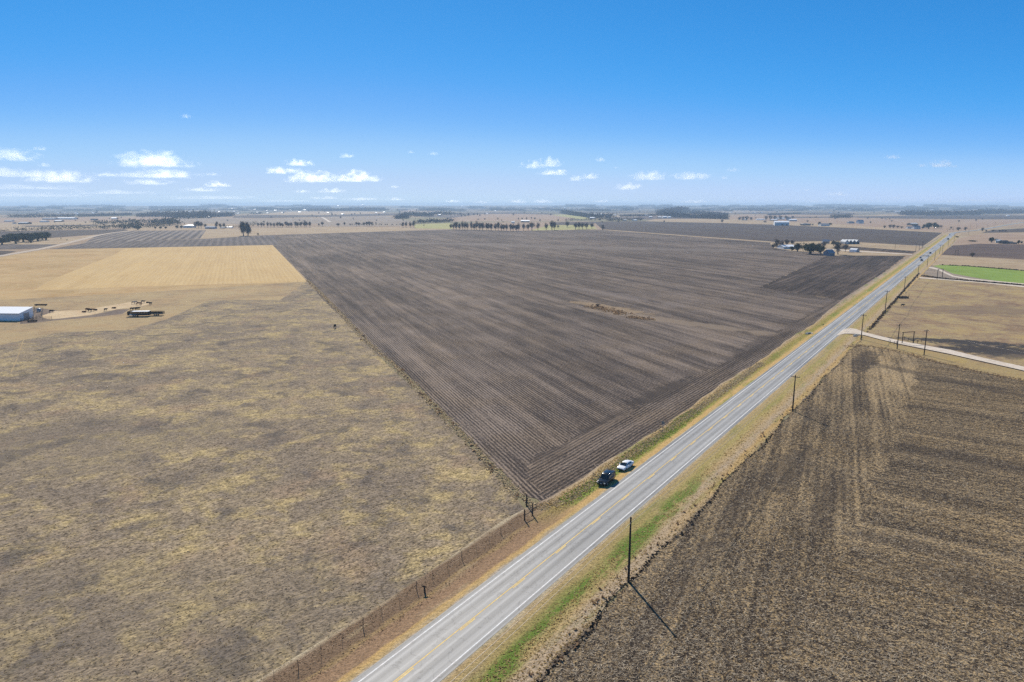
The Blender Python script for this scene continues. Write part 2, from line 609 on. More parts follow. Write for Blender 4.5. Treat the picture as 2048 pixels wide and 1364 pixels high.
M_dark2 = field_mat('dark_tilled_far', ROWD, (.048, .038, .034), (.14, .108, .088), row=7.0, row_amt=0.2, straw_amt=0.42, streak=0.3, speck=0.2, bump=0.1, seed=10.0, streak_w=14)
M_dark3 = field_mat('dark_brown_tilled', RDEG + 75, (.065, .045, .040), (.20, .14, .11), row=7.0, row_amt=0.15, straw_amt=0.4, streak=0.5, speck=0.25, bump=0.1, seed=10.0, streak_w=9)
M_strip = field_mat('striped_tilled', ROWD, (.070, .058, .056), (.26, .215, .18), row=13.0, row_amt=0.7, straw_amt=0.42, streak=0.45, speck=0.2, bump=0.05, seed=25.0, streak_w=12)
M_strip2 = field_mat('striped_tilled_narrow', ROWD, (.065, .055, .054), (.20, .165, .145), row=9.0, row_amt=0.4, straw_amt=0.4, streak=0.4, speck=0.2, bump=0.05, seed=5.0, streak_w=9)
RFD = 124.4
SOILC, STRC = (.045, .034, .027), (.38, .295, .185)
RPL = [(at(1730, 722), 24, 5, 34, SOILC, .75, .25), (at(1580, 935), 18, 4.0, 34, SOILC, .65, .3), (at(1660, 1000), 22, 3.0, 34, SOILC, .5, .3), (at(1330, 1215), 30, 2.2, 34, SOILC, .55, .4), (at(1480, 1010), 34, 2.4, 34, SOILC, .5, .4), (at(2030, 1190), 16, 6, 124, SOILC, .5, .25), (at(1990, 930), 26, 7, 124, SOILC, .5, .2), (at(1800, 1085), 12, 2.5, 124, SOILC, .5, .35), (at(1900, 760), 40, 4, 150, SOILC, .5, .2)]
M_right = field_mat('stubble_field', RFD, (.036, .027, .021), (.46, .335, .185), row=1.6, row_amt=0.07, straw_amt=0.29, streak=0.33, speck=0.33, bump=0.16, hrow=.12, seed=60.0, streak_w=5.5, plist=RPL)
M_right_h = field_mat('stubble_headland', RDEG - 9, (.036, .027, .021), (.46, .335, .185), row=1.6, row_amt=0.10, straw_amt=0.31, streak=0.50, speck=0.33, tram=(12.0, .07), plist=RPL, bump=0.16, hrow=.12, seed=33.0, streak_w=4.0)
M_rpast = grass_mat('dry_pasture', [(.28, (.19, .13, .085)), (.42, (.27, .19, .115)), (.54, (.33, .245, .13)), (.7, (.38, .29, .13))], 0.045, 0.4, bump=0.15,
                    plist=[(at(1990, 700), 26, 11, 100, (.035, .033, .036), .92, 0.22), (at(1925, 684), 30, 7, 112, (.045, .042, .043), .95, 0.3), (at(2040, 712), 22, 8, 118, (.06, .053, .05), .7, 0.3), (at(1975, 620), 55, 26, 95, (.15, .105, .085), .55, 0.06)])
M_green = grass_mat('winter_green', [(.3, (.17, .24, .05)), (.5, (.20, .29, .055)), (.7, (.245, .31, .075))], 0.02, 0.25, bump=0.05)
M_olive = grass_mat('pale_green', [(.3, (.30, .30, .12)), (.7, (.40, .36, .15))], 0.01, 0.2, bump=0.0)
M_tan = grass_mat('tan_grass', [(.3, (.30, .225, .14)), (.5, (.37, .28, .175)), (.7, (.42, .325, .205))], 0.02, 0.3, bump=0.05)
M_tan2 = grass_mat('tan_red_grass', [(.3, (.27, .19, .13)), (.5, (.33, .235, .16)), (.7, (.37, .27, .185))], 0.015, 0.3, bump=0.05)
M_gray = grass_mat('grey_tan_grass', [(.3, (.22, .18, .14)), (.5, (.27, .22, .17)), (.7, (.32, .26, .19))], 0.01, 0.3, bump=0.05)
M_straw = grass_mat('feed_litter', [(.3, (.46, .34, .20)), (.7, (.62, .48, .30))], 0.1, 0.3, bump=0.05)
M_gravel = grass_mat('pale_gravel', [(.3, (.50, .43, .35)), (.7, (.66, .58, .48))], 0.3, 0.25, bump=0.02)
M_dirt = grass_mat('dirt_road', [(.3, (.40, .33, .255)), (.7, (.50, .42, .33))], 0.1, 0.3, bump=0.02)
M_trample = grass_mat('trampled_soil', [(.3, (.13, .10, .085)), (.7, (.22, .17, .13))], 0.08, 0.4, bump=0.08)

# ---- near land, in photo outlines
PASTURE = [(-900, 3000), (-900, 640), (0, 600), (300, 584), (614, 563), (648, 601), (700, 650), (745, 699), (830, 780), (900, 852), (985, 943), (1030, 990), (1066, 1033), (1048, 1044), (1002, 1071), (924, 1122), (850, 1183), (726, 1258), (597, 1342), (450, 1440), (150, 1660), (-250, 2000)]
HAY = [(545, 490), (614, 563), (300, 584), (0, 600), (-900, 640), (-900, 640), (-500, 560), (0, 514), (90, 499), (300, 495)]
MAIN = [(1135, 1002), (1092, 1006), (1048, 990), (1012, 950), (985, 925), (900, 838), (830, 765), (745, 690), (700, 643), (650, 596), (612, 557), (545, 490), (300, 495), (100, 498), (165, 487), (300, 481), (420, 477), (512, 471), (700, 465), (905, 458.5), (1030, 462), (1205, 459), (1545, 485), (1640, 500), (1655, 511), (1520, 575), (1692, 601), (1640, 640), (1580, 686), (1524, 720), (1420, 795), (1330, 856), (1290, 882), (1200, 946)]
sheet('pasture', PASTURE, M_pasture, Z1, rag=.35)
sheet('hay_field', HAY, M_hay_brown, Z1)
sheet('hay_field', [(545, 490), (614, 563), (520, 566), (305, 572), (66, 581), (110, 556), (228, 510), (250, 496), (300, 495)], M_hay, Z2)
sheet('pasture', [(614, 563), (560, 600), (420, 600), (330, 640), (250, 660), (120, 665), (0, 690), (-900, 760), (-900, 640), (0, 600), (300, 584)], M_pasture_far, Z2)
sheet('ploughed_field', MAIN, M_main, Z1, rag=.5)
sheet('ploughed_field', [(1135, 1002), (1092, 1004), (1055, 927), (1180, 863), (1310, 793), (1480, 707), (1550, 669), (1610, 632), (1668, 599), (1692, 601), (1640, 640), (1580, 686), (1524, 720), (1420, 795), (1330, 856), (1290, 882), (1200, 946)], M_head, Z2, rag=2.4, step=.9)
sheet('ploughed_field', [(1655, 511), (1812, 511.5), (1760, 550), (1692, 601), (1520, 575)], M_dark, Z2, rag=1.5)
sheet('ploughed_field', [(1690, 492), (1832, 502.5), (1825, 507), (1660, 496)], M_dark, Z2)
sheet('ploughed_field', [(1205, 459), (1190, 446), (1300, 443), (1420, 446), (1540, 449), (1700, 456), (1884, 465.5), (1846, 492), (1720, 484.5), (1690, 482), (1545, 483.5)], M_dark2, Z2)
sheet('grass_strip', [(1205, 458.6), (1545, 483.3), (1545, 485.2), (1205, 459.8)], M_tan, Z3)
sheet('grass_strip', [(1540, 486), (1560, 482.5), (1690, 482), (1720, 484.5), (1846, 492), (1835, 503), (1690, 491.5), (1665, 495.5), (1800, 507.5), (1812, 511.5), (1655, 511), (1640, 505), (1585, 502), (1545, 495)], M_tan, Z2)
sheet('farm_track', [(1655, 497.2), (1720, 501.6), (1840, 509.2), (1842, 510.4), (1720, 503.2), (1650, 499)], M_gravel, Z3)

RIGHT_F = [(700, 2600), (905, 1500), (1085, 1364), (1180, 1255), (1262, 1166), (1400, 1012), (1500, 905), (1590, 822), (1650, 755), (1690, 705), (1712, 690), (1780, 700), (1850, 718), (1950, 742), (2048, 762), (2600, 860), (3600, 1100), (3000, 2600)]
sheet('stubble_field', RIGHT_F, M_right, Z1, rag=.6)
sheet('stubble_field', [(700, 2600), (905, 1500), (1085, 1364), (1180, 1255), (1262, 1166), (1400, 1012), (1500, 905), (1590, 822), (1650, 755), (1690, 705), (1712, 690), (1780, 700), (1840, 716), (1822, 790), (1790, 880), (1748, 968), (1690, 1100), (1640, 1170), (1554, 1364), (1250, 2600)], M_right_h, Z2, rag=1.4, step=.9)
sheet('pasture', [(1700, 655), (1738, 660), (1790, 603), (1842, 545), (1885, 556), (1960, 562), (2048, 572), (2800, 650), (2800, 870), (2048, 762), (1950, 742), (1850, 718), (1780, 700), (1712, 690), (1690, 680)], M_rpast, Z1)
sheet('green_field', [(1866, 532), (1880, 529.5), (1910, 530.5), (2048, 541.5), (2500, 578), (2500, 620), (2048, 569), (1960, 557), (1905, 547), (1885, 538)], M_green, Z2)
sheet('grass_strip', [(1838, 545), (1850, 532), (1866, 532), (1885, 538), (1905, 547), (1960, 557), (2048, 569), (2500, 620), (2800, 660), (2048, 574), (1960, 563), (1885, 557)], M_gray, Z2)
sheet('farm_track', [(1838, 532), (1866, 534.5), (1880, 538), (1893, 545), (1908, 551.5), (1940, 557), (2048, 567), (2300, 591), (2300, 594), (2048, 568.6), (1938, 558.8), (1904, 553), (1890, 546.8), (1877, 540), (1862, 536.3), (1838, 534)], M_gravel, Z3)
sheet('farm_track', [(1836, 554), (1870, 556.5), (1960, 563.5), (2048, 571.5), (2500, 615), (2500, 619), (2048, 574.2), (1960, 565.3), (1870, 558.4), (1836, 556)], M_gravel, Z3)
sheet('grass_strip', [(1860, 513), (1885, 511), (2048, 520.5), (2600, 556), (2600, 586), (2048, 541.5), (1910, 530.5), (1850, 530)], M_tan, Z1)
sheet('ploughed_field', [(1880, 509), (1905, 491), (1960, 487.5), (2048, 489), (2500, 500), (2500, 547), (2048, 518.5), (1960, 513.5)], M_dark3, Z2)
sheet('grass_strip', [(1905, 491), (1915, 478), (1960, 468), (2048, 466.5), (2500, 462), (2500, 500), (2048, 489), (1960, 487.5)], M_tan2, Z1)
sheet('ploughed_field', [(1962, 465.6), (1985, 460), (2048, 456.5), (2300, 452), (2300, 461), (2048, 464.5)], M_dark2, Z3)

# ---- left, beyond the hay field
sheet('ploughed_field', [(167, 487), (196, 469), (262, 461.5), (412, 460.5), (400, 477), (300, 481)], M_strip, Z2)
sheet('ploughed_field', [(100, 498), (165, 487.4), (300, 481.4), (420, 477.4), (545, 470), (560, 489.6), (545, 490), (300, 495)], M_strip2, Z2)
sheet('grass_strip', [(-300, 500), (0, 476), (60, 478), (160, 474), (205, 468), (120, 489), (0, 489)], M_tan, Z1)
sheet('ploughed_field', [(-400, 505), (0, 489), (122, 488.5), (80, 497), (0, 499)], M_strip2, Z2)
sheet('ploughed_field', [(-300, 530), (-100, 506), (0, 501.5), (33, 502.5), (0, 511)], M_dark, Z2)
sheet('ploughed_field', [(-400, 470), (0, 463), (100, 461), (250, 458.5), (258, 460.5), (195, 469), (105, 475.5), (0, 474)], M_dark2, Z2)


def ribbon(name, pts, width, mat, z, pix=True, kind='structure'):
    """strip along a polyline; width in metres"""
    P = [at(*p) if pix else p for p in pts]
    vs, fs = [], []
    for i, p in enumerate(P):
        t = (P[min(i + 1, len(P) - 1)] - P[max(i - 1, 0)]).normalized()
        nn = Vector((t.y, -t.x, 0))
        wd = width[i] if hasattr(width, '__len__') else width
        for s in (-1, 1):
            q = p + nn * s * wd / 2
            vs.append((q.x, q.y, z))
    for i in range(len(P) - 1):
        fs.append((2 * i, 2 * i + 1, 2 * i + 3, 2 * i + 2))
    me = bpy.data.meshes.new(name)
    me.from_pydata(vs, [], fs)
    me.update()
    if me.polygons and me.polygons[0].normal.z < 0:
        me.flip_normals()
    o = link_mesh(name, me, mat)
    if kind: o['kind'] = kind
    return o


ribbon('dirt_road', [(-420, 575), (-150, 535), (0, 512), (80, 498), (125, 488.5), (165, 478.5), (195, 470.5), (225, 465.5), (262, 461.6)], 9.5, M_dirt, Z4)

# ---- mid and far distance: the field pattern beyond
FAR = [
    ('grass_strip', M_tan, [(402, 477), (412, 460.5), (520, 456), (650, 454), (900, 455), (910, 458.3), (700, 464.6), (512, 471)]),
    ('grass_strip', M_tan, [(-200, 461), (-200, 448), (0, 446), (256, 440), (256, 452), (230, 456), (100, 459), (0, 462)]),
    ('grass_strip', M_tan2, [(-200, 447), (-200, 436), (0, 435), (256, 433), (345, 432.5), (345, 444), (256, 441), (0, 446)]),
    ('grass_strip', M_gray, [(345, 446), (350, 437.5), (420, 436.3), (512, 437), (700, 436.5), (700, 446), (512, 449)]),
    ('ploughed_field', M_dark2, [(465, 435.6), (470, 431.5), (512, 429.6), (640, 430.3), (768, 427), (830, 426.5), (830, 429.3), (768, 431.5), (640, 434), (520, 436.3)]),
    ('grass_strip', M_tan, [(512, 429.4), (560, 424), (640, 420.8), (768, 423.6), (768, 426.8), (640, 430)]),
    ('grass_strip', M_gray, [(640, 434.3), (768, 432), (800, 438), (830, 444), (800, 452), (640, 453)]),
    ('grass_strip', M_olive, [(830, 456.5), (828, 449), (900, 446), (905, 452), (905, 457.8)]),
    ('grass_strip', M_tan2, [(870, 440), (960, 428.5), (1024, 427.6), (1105, 429.4), (1160, 435), (1130, 442), (1030, 443), (900, 443)]),
    ('ploughed_field', M_dark2, [(890, 426.8), (1024, 424.6), (1110, 427), (1105, 429), (1024, 427.3), (960, 428)]),
    ('grass_strip', M_tan2, [(800, 424), (800, 420.5), (880, 420), (885, 423)]),
    ('green_field', M_olive, [(1104, 430), (1128, 429), (1160, 432.5), (1182, 437), (1165, 439.4), (1140, 435.5)]),
    ('ploughed_field', M_dark2, [(1110, 450.5), (1105, 444.5), (1300, 442), (1300, 442.8), (1190, 446), (1180, 452)]),
    ('grass_strip', M_olive, [(1060, 461), (1100, 450), (1185, 450), (1195, 458.5)]),
    ('grass_strip', M_tan, [(1290, 442.5), (1310, 438), (1455, 437), (1540, 440.5), (1700, 447), (1884, 463.5), (1884, 465.3), (1700, 455.6), (1540, 448.6), (1420, 445.6)]),
    ('grass_strip', M_tan2, [(1455, 437.5), (1470, 430), (1600, 430), (1800, 438), (2048, 440), (2300, 441), (2300, 452), (2048, 452), (1990, 456), (1930, 461.5), (1890, 465), (1700, 450), (1540, 442)]),
    ('ploughed_field', M_dark2, [(1720, 435.5), (1690, 433), (1800, 432), (2048, 431), (2300, 431), (2300, 439), (2048, 438.6), (1880, 438)]),
    ('grass_strip', M_tan, [(1735, 430.8), (1760, 428.8), (1815, 428.6), (1815, 431), (1770, 431.8)]),
    ('ploughed_field', M_dark2, [(1460, 427), (1480, 424.5), (1700, 425.5), (1720, 429), (1640, 429.5)]),
    ('grass_strip', M_gray, [(1350, 424), (1370, 420), (1540, 420), (1560, 423.5), (1460, 426)]),
    ('ploughed_field', M_dark2, [(100, 429.5), (300, 426.5), (460, 425), (460, 427), (300, 429), (120, 431.5)]),
    ('ploughed_field', M_dark2, [(1110, 424), (1320, 422.8), (1330, 425), (1120, 426.6)]),
    ('ploughed_field', M_dark2, [(1000, 421), (1180, 419.6), (1190, 421), (1010, 422.6)]),
    ('ploughed_field', M_dark2, [(560, 419), (760, 418), (770, 419.4), (560, 420.6)]),
    ('ploughed_field', M_dark2, [(1550, 433.6), (1660, 433.2), (1670, 435.4), (1560, 436)]),
    ('ploughed_field', M_dark2, [(40, 451.5), (190, 449), (195, 451.5), (60, 454)]),
    ('ploughed_field', M_dark2, [(1900, 420.6), (2048, 419.8), (2048, 421.5), (1960, 422)]),
]
for i, (nm, m, pts) in enumerate(FAR):
    sheet(nm, pts, m, -0.045 + 0.0018 * i)
ribbon('farm_track', [(644, 434.2), (650, 437.6), (660, 444)], [9, 9, 9], M_gravel, 0.03)
ribbon('farm_track', [(660, 434.2), (700, 434.4)], 20, M_gravel, 0.03)

ribbon('cattle_trail', [(58, 668), (46, 682), (40, 700), (33, 720), (22, 745)], .45, M_pasture_far, Z3)
# ---- feeding ground, trampled soil, burn marks in the pasture
sheet('feeding_ground', [(80, 633), (110, 622), (165, 620), (215, 612), (262, 604), (300, 602.5), (304, 606), (285, 612), (235, 618), (180, 630), (120, 637), (95, 638)], M_straw, Z3)
sheet('trampled_ground', [(40, 648), (42, 618), (80, 616), (120, 622), (85, 634), (100, 639), (180, 631), (235, 619), (260, 618), (245, 628), (190, 634), (100, 642), (70, 646)], M_trample, Z2 + .001)

# ------------------------------------------------------------------ the highway
HW = 3.45


def road_mats():
    m, n = new_mat('asphalt')
    x, y, _ = n.sep(n.rot(RDEG, (1, 1, 1), (RO.x, RO.y)))      # y to the left of travel
    base = n.noise(0.15, 4, 0.6, n.rot(RDEG, (0.12, 1, 1)))
    fine = n.noise(9.0, 2, 0.7)
    strk = n.noise(1.0, 3, 0.6, n.rot(RDEG, (1 / 60.0, 1 / 0.5, 0)))
    v = n.math('MULTIPLY_ADD', n.math('SUBTRACT', base, 0.5), 0.25, 0.27)
    v = n.math('MULTIPLY_ADD', n.math('SUBTRACT', fine, 0.5), 0.14, v)
    v = n.math('MULTIPLY_ADD', n.math('SUBTRACT', strk, 0.5), 0.24, v)
    cr = n.noise(0.22, 4, 0.6, n.rot(RDEG, (0.8, 1.3, 1)), 0.8)
    v = n.math('MULTIPLY_ADD', n.step(n.math('ABSOLUTE', n.math('SUBTRACT', cr, .5)), .012, .003), -.07, v)
    v = n.math('MULTIPLY_ADD', n.step(n.noise(1.0, 2, .5, n.rot(RDEG, (1 / 55.0, 1 / 3.4, 0), (9, 4))), .60, .63), -.03, v)
    # worn wheel paths and the oil-dark lane middles
    ay = n.math('ABSOLUTE', y)
    for c, wd, amt in ((0.95, .45, .07), (2.65, .45, .07), (1.8, .4, -.055), (3.9, .35, -.06)):
        d = n.math('ABSOLUTE', n.math('SUBTRACT', ay, c))
        v = n.math('MULTIPLY_ADD', n.step(d, wd, 0.0), amt, v)
    col = n.mix(0.5, v, v)
    cc = n.node("ShaderNodeCombineColor")
    n.put(cc.inputs[0], v); n.put(cc.inputs[1], n.math('MULTIPLY', v, 0.975)); n.put(cc.inputs[2], n.math('MULTIPLY', v, 0.93))
    n.out(cc.outputs[0], n.step(base, 0.3, 0.7, 0.55, 0.68), fine, 0.01, 0.3)
    return m


M_asph = road_mats()
M_white = grass_mat('white_road_paint', [(.3, (.66, .65, .62)), (.7, (.80, .79, .76))], 0.4, 0.25, bump=0.0)
M_yellow = grass_mat('yellow_road_paint', [(.3, (.72, .50, .15)), (.7, (.86, .63, .23))], 0.4, 0.25, bump=0.0)

ROADZ = 0.30
bend = [rd(1450, 0)] + [at(*p) for p in [(1903.5, 468), (1907, 466), (1916, 464.6), (1930, 463), (1955, 460.5), (1985, 455.6), (2020, 449), (2060, 442.5), (2160, 433)]]


def strip(name, n0, n1, d0, d1, mat, z0, z1=None, step=25, kind='structure', parent=None):
    vs, fs = [], []
    k = max(1, int((d1 - d0) / step))
    for i in range(k + 1):
        d = d0 + (d1 - d0) * i / k
        for q, zz in ((n0, z0), (n1, z0 if z1 is None else z1)):
            p = rd(d, q)
            vs.append((p.x, p.y, zz))
    for i in range(k):
        fs.append((2 * i, 2 * i + 1, 2 * i + 3, 2 * i + 2))
    me = bpy.data.meshes.new(name)
    me.from_pydata(vs, [], fs); me.update()
    if me.polygons[0].normal.z < 0: me.flip_normals()
    o = link_mesh(name, me, mat)
    if kind: o['kind'] = kind
    return o


strip('road', -4.25, 4.35, -90, 1450, M_asph, ROADZ)
ribbon('road', bend[:], 9.0, M_asph, ROADZ, pix=False)
strip('road_marking', -HW - .09, -HW + .09, -90, 1450, M_white, ROADZ + .004)
strip('road_marking', HW - .02, HW + .16, -90, 1450, M_white, ROADZ + .004)


def center_line():
    mb = MB()
    # one solid line, and a broken line beside it
    def seg(d0, d1, n0, n1):
        a, b, c, d = rd(d0, n0, ROADZ + .004), rd(d0, n1, ROADZ + .004), rd(d1, n1, ROADZ + .004), rd(d1, n0, ROADZ + .004)
        mb.add([a, b, c, d], [(0, 1, 2, 3)])
    d = -90
    while d < 420:
        seg(d, d + 30, -.19, -.05); d += 30
    d = -86.0
    while d < 420:
        seg(d, d + 3.2, .06, .22); d += 12.2
    while d < 1000:
        seg(d, d + 25, -.1, .06); d += 25
    o = mb.build('road_marking', M_yellow)
    o['kind'] = 'structure'


center_line()


# ---- verges: sloping shoulders, shallow ditch, rising to the field edge
def verge_mat(name, stops_near, stops_far, n0, n1, d_mid, d_w, side):
    m, n = new_mat(name)
    v = n.rot(RDEG, (1, 1, 1), (RO.x, RO.y))
    x, y, _ = n.sep(v)
    nn = n.math('MULTIPLY', y, -1.0)                    # n, to the right
    wob = n.noise(1.0, 4, 0.6, n.rot(RDEG, (1 / 9.0, 1 / 1.8, 0)))
    q = n.math('MULTIPLY_ADD', n.math('SUBTRACT', wob, 0.5), 2.6, nn)
    t = n.math('DIVIDE', n.math('SUBTRACT', q, n0), n1 - n0, clamp=True)
    a = n.ramp(t, stops_near)
    b = n.ramp(t, stops_far)
    xx = n.math('MULTIPLY_ADD', n.math('SUBTRACT', n.noise(0.03, 3, 0.6), 0.5), 60.0, x)
    col = n.mix(n.step(xx, d_mid - d_w, d_mid + d_w), a, b)
    # green flushes
    g = n.noise(1.0, 4, 0.65, n.rot(RDEG, (1 / 26.0, 1 / 4.0, 0), (13, 77)))
    g2 = n.noise(1.0, 4, 0.68, n.rot(RDEG, (1 / 13.0, 1 / 3.2, 0), (61, 23)))
    c_n, w_n = (8.8, 2.4) if side > 0 else (-8.0, 2.4)
    band = n.step(n.math('ABSOLUTE', n.math('SUBTRACT', q, c_n)), w_n, .7)
    reach = n.step(xx, 100, 62) if side > 0 else n.math('MULTIPLY', n.step(x, 50, 58), n.step(xx, 150, 110))
    gf = n.math('MULTIPLY', n.math('MULTIPLY', n.step(g2, .40, .53), band), reach)
    tan = n.noise(1.0, 4, 0.65, n.rot(RDEG, (1 / 14.0, 1 / 2.5, 0), (3, 7)))
    col = n.mix(n.math('MULTIPLY', n.step(g, 0.52, 0.66), n.math('MULTIPLY', n.step(x, 40, 56), .62) if side < 0 else .35), col, (.13, .185, .032))
    col = n.mix(n.math('MULTIPLY', n.step(tan, 0.55, 0.68), 0.5), col, (.33, .255, .15))
    col = n.mix(n.math('MULTIPLY', gf, .9), col, (.10, .165, .026) if side > 0 else (.17, .25, .04))
    clump = n.noise(1.8, 3, 0.7)
    fine = n.noise(4.5, 3, 0.7)
    k = n.math('ADD', n.math('MULTIPLY', n.math('SUBTRACT', clump, 0.5), 1.5), n.math('MULTIPLY', n.math('SUBTRACT', fine, 0.5), 2.2))
    col = n.scalec(col, n.math('MAXIMUM', n.math('MULTIPLY_ADD', k, 0.85, 1.08), 0.25))
    n.out(col, 0.95, n.math('ADD', clump, n.math('MULTIPLY', fine, .5)), 0.16, 0.05)
    return m


GOLD, GOLD2 = (.43, .285, .115), (.385, .275, .135)
BROWN, DBROWN = (.25, .16, .095), (.172, .115, .072)
GREEN, OLIVE = (.125, .18, .03), (.27, .23, .06)
PALE, DEAD = (.42, .345, .23), (.36, .275, .185)
M_vr = verge_mat('verge_east', [(0, PALE), (.07, GOLD2), (.24, (.31, .24, .095)), (.36, (.27, .23, .08)), (.46, (.25, .22, .075)), (.54, (.29, .235, .09)), (.64, GOLD2), (.76, DEAD), (.92, DEAD), (1, (.13, .10, .075))],
                 [(0, PALE), (.07, GOLD2), (.3, (.34, .27, .10)), (.5, GOLD2), (.7, DEAD), (.85, GOLD), (.97, GOLD2), (1, (.13, .10, .075))], 4.3, 13.6, 62, 30, 1)
M_vl = verge_mat('verge_west', [(0, PALE), (.06, (.30, .23, .15)), (.13, DBROWN), (.42, DBROWN), (.485, (.27, .185, .09)), (.55, BROWN), (.82, BROWN), (.885, GOLD), (.95, GOLD2), (.985, (.34, .28, .21)), (1, (.34, .28, .21))],
                 [(0, (.25, .19, .14)), (.2, DEAD), (.38, GOLD2), (.55, OLIVE), (.7, OLIVE), (.85, GOLD), (.96, GOLD), (1, PALE)], -13.8, -4.2, 50, 10, -1)


def profile_strip(name, prof, d0, d1, mat, step=8, edge=None):
    """strip along the road with a cross profile [(n, z)...]; edge(d) may move the outermost n"""
    vs, fs = [], []
    k = int((d1 - d0) / step)
    for i in range(k + 1):
        d = d0 + (d1 - d0) * i / k
        sc = 1.0
        if edge:
            e = edge(d)
            sc = (e - prof[0][0]) / (prof[-1][0] - prof[0][0])
        for (q, z) in prof:
            p = rd(d, prof[0][0] + (q - prof[0][0]) * sc)
            vs.append((p.x, p.y, z))
    m = len(prof)
    for i in range(k):
        for j in range(m - 1):
            a = i * m + j
            fs.append((a, a + 1, a + m + 1, a + m))
    me = bpy.data.meshes.new(name)
    me.from_pydata(vs, [], fs); me.update()
    if me.polygons[0].normal.z < 0: me.flip_normals()
    for p in me.polygons: p.use_smooth = True
    o = link_mesh(name, me, mat)
    o['kind'] = 'structure'
    return o


def edge_w(d):
    a = -13.5 + 0.35 * math.sin(d * .11)
    b = -11.2 + 0.5 * math.sin(d * .07) + 0.3 * math.sin(d * .31)
    t = min(1, max(0, (d - 46) / 10))
    u = min(1, max(0, (d - 300) / 90))
    return a * (1 - t) + (b * (1 - u) + -14.5 * u) * t


def edge_e(d):
    return 13.4 + 0.5 * math.sin(d * .13) + 0.3 * math.sin(d * .37)


profile_strip('verge', [(-4.25, .285), (-5.0, .25), (-6.5, .12), (-8.5, .03), (-10, .05), (-12, .03), (-13.5, .012)], -90, 1450, M_vl, 6, edge_w)
profile_strip('verge', [(4.35, .285), (5.1, .25), (6.5, .12), (8.6, .03), (10.5, .07), (12.5, .05), (13.4, .012)], -90, 1450, M_vr, 6, edge_e)
ribbon('verge', bend, 30, M_tan, 0.02, pix=False)

# driveway on the east side, with its flare
sheet('driveway', [(1688, 659.5), (1700, 657.5), (1712, 659), (1730, 666), (1765, 674.5), (1800, 683), (1900, 701), (1975, 719), (2048, 735), (2400, 815), (2400, 832), (2048, 743), (1975, 726.5), (1900, 709.5), (1798, 689), (1760, 680), (1730, 672), (1712, 669), (1690, 668.5), (1672, 672)], M_gravel, 0.31)
M_drive_edge = grass_mat('driveway_grass', [(.3, (.27, .20, .095)), (.5, (.33, .245, .12)), (.7, (.36, .265, .10))], 0.08, 0.45, bump=0.12)
sheet('grass_strip', [(1712, 690), (1700, 684), (1735, 672), (1798, 690), (1900, 711), (2048, 745), (2400, 834), (2600, 860), (2048, 762), (1950, 742), (1850, 718), (1780, 700)], M_drive_edge, Z4)
for (a, b) in (((1836, 512.5), (1862, 512)), ((1822, 491), (1858, 493.5))):
    ribbon('farm_track', [a, b], 6, M_gravel, 0.30)
#@@OBJECTS@@
# ================================================================== MATERIALS OF THINGS
M_wood = plain('weathered_pole_wood', (.060, .045, .034), .9, .1, 0, .3, 6)
M_post = plain('fence_post_wood', (.105, .08, .06), .9, .1, 0, .35, 5)
M_steel = plain('rusty_steel', (.11, .085, .07), .7, .3, .2, .3, 8)
M_wire = plain('fence_wire', (.30, .27, .24), .5, .4, .7, .1, 4)
M_galv = plain('grey_steel', (.30, .31, .32), .5, .5, .6, .15, 4)
M_glassy = plain('insulator_glaze', (.25, .22, .20), .2, .6, 0, .1, 9)
M_whitem = plain('white_sheet_metal', (.88, .885, .89), .42, .4, .0, .05, .6)
M_roofw = plain('white_metal_roof', (.84, .85, .86), .5, 1.0, .0, .04, .6)
M_offw = plain('white_siding', (.68, .68, .66), .7, .3, 0, .08, .8)
M_blue = plain('blue_grey_siding', (.21, .23, .27), .7, .3, 0, .12, .8)
M_greyr = plain('grey_shingles', (.25, .25, .26), .9, .1, 0, .2, 1.5)
M_darkr = plain('dark_shingles', (.075, .075, .085), .9, .1, 0, .25, 1.5)
M_slate = plain('slate_blue_metal', (.25, .28, .33), .65, .2, .0, .12, .8)
M_metalr = plain('bare_metal_roof', (.42, .44, .46), .7, .2, .0, .08, .5)
M_brick = plain('tan_brick', (.38, .29, .21), .85, .1, 0, .15, 2)
M_dkwood = plain('dark_barn_wood', (.055, .048, .045), .85, .15, 0, .3, 2)
M_pane = plain('window_pane', (.03, .035, .045), .08, .8, 0, .2, 2)
M_door = plain('painted_door', (.24, .20, .17), .6, .3, 0, .1, 3)
M_conc = plain('pale_concrete', (.58, .55, .50), .9, .1, 0, .15, 3)
M_black = plain('black_opening', (.012, .012, .013), .8, .1, 0, .2, 3)
M_bark = plain('grey_bark', (.085, .070, .060), .95, .05, 0, .3, 3)
M_hide_r = plain('red_brown_hide', (.13, .050, .026), .8, .15, 0, .25, 3)
M_hide_k = plain('black_hide', (.020, .017, .016), .75, .2, 0, .25, 3)
M_hide_t = plain('pale_tan_hide', (.46, .37, .28), .8, .15, 0, .2, 3)
M_twig = tuft_mat('bare_twigs', [(0, (.060, .052, .050)), (.6, (.10, .085, .078)), (1, (.15, .125, .11))], .15)
M_oak = tuft_mat('live_oak_leaves', [(0, (.016, .024, .012)), (.55, (.032, .044, .020)), (1, (.06, .075, .032))], .25)
M_brown = tuft_mat('brown_brush', [(0, (.06, .045, .036)), (.6, (.12, .085, .06)), (1, (.20, .14, .09))], .2)
M_cedar = tuft_mat('grey_green_scrub', [(0, (.026, .033, .024)), (.6, (.05, .056, .04)), (1, (.10, .095, .07))], .2)

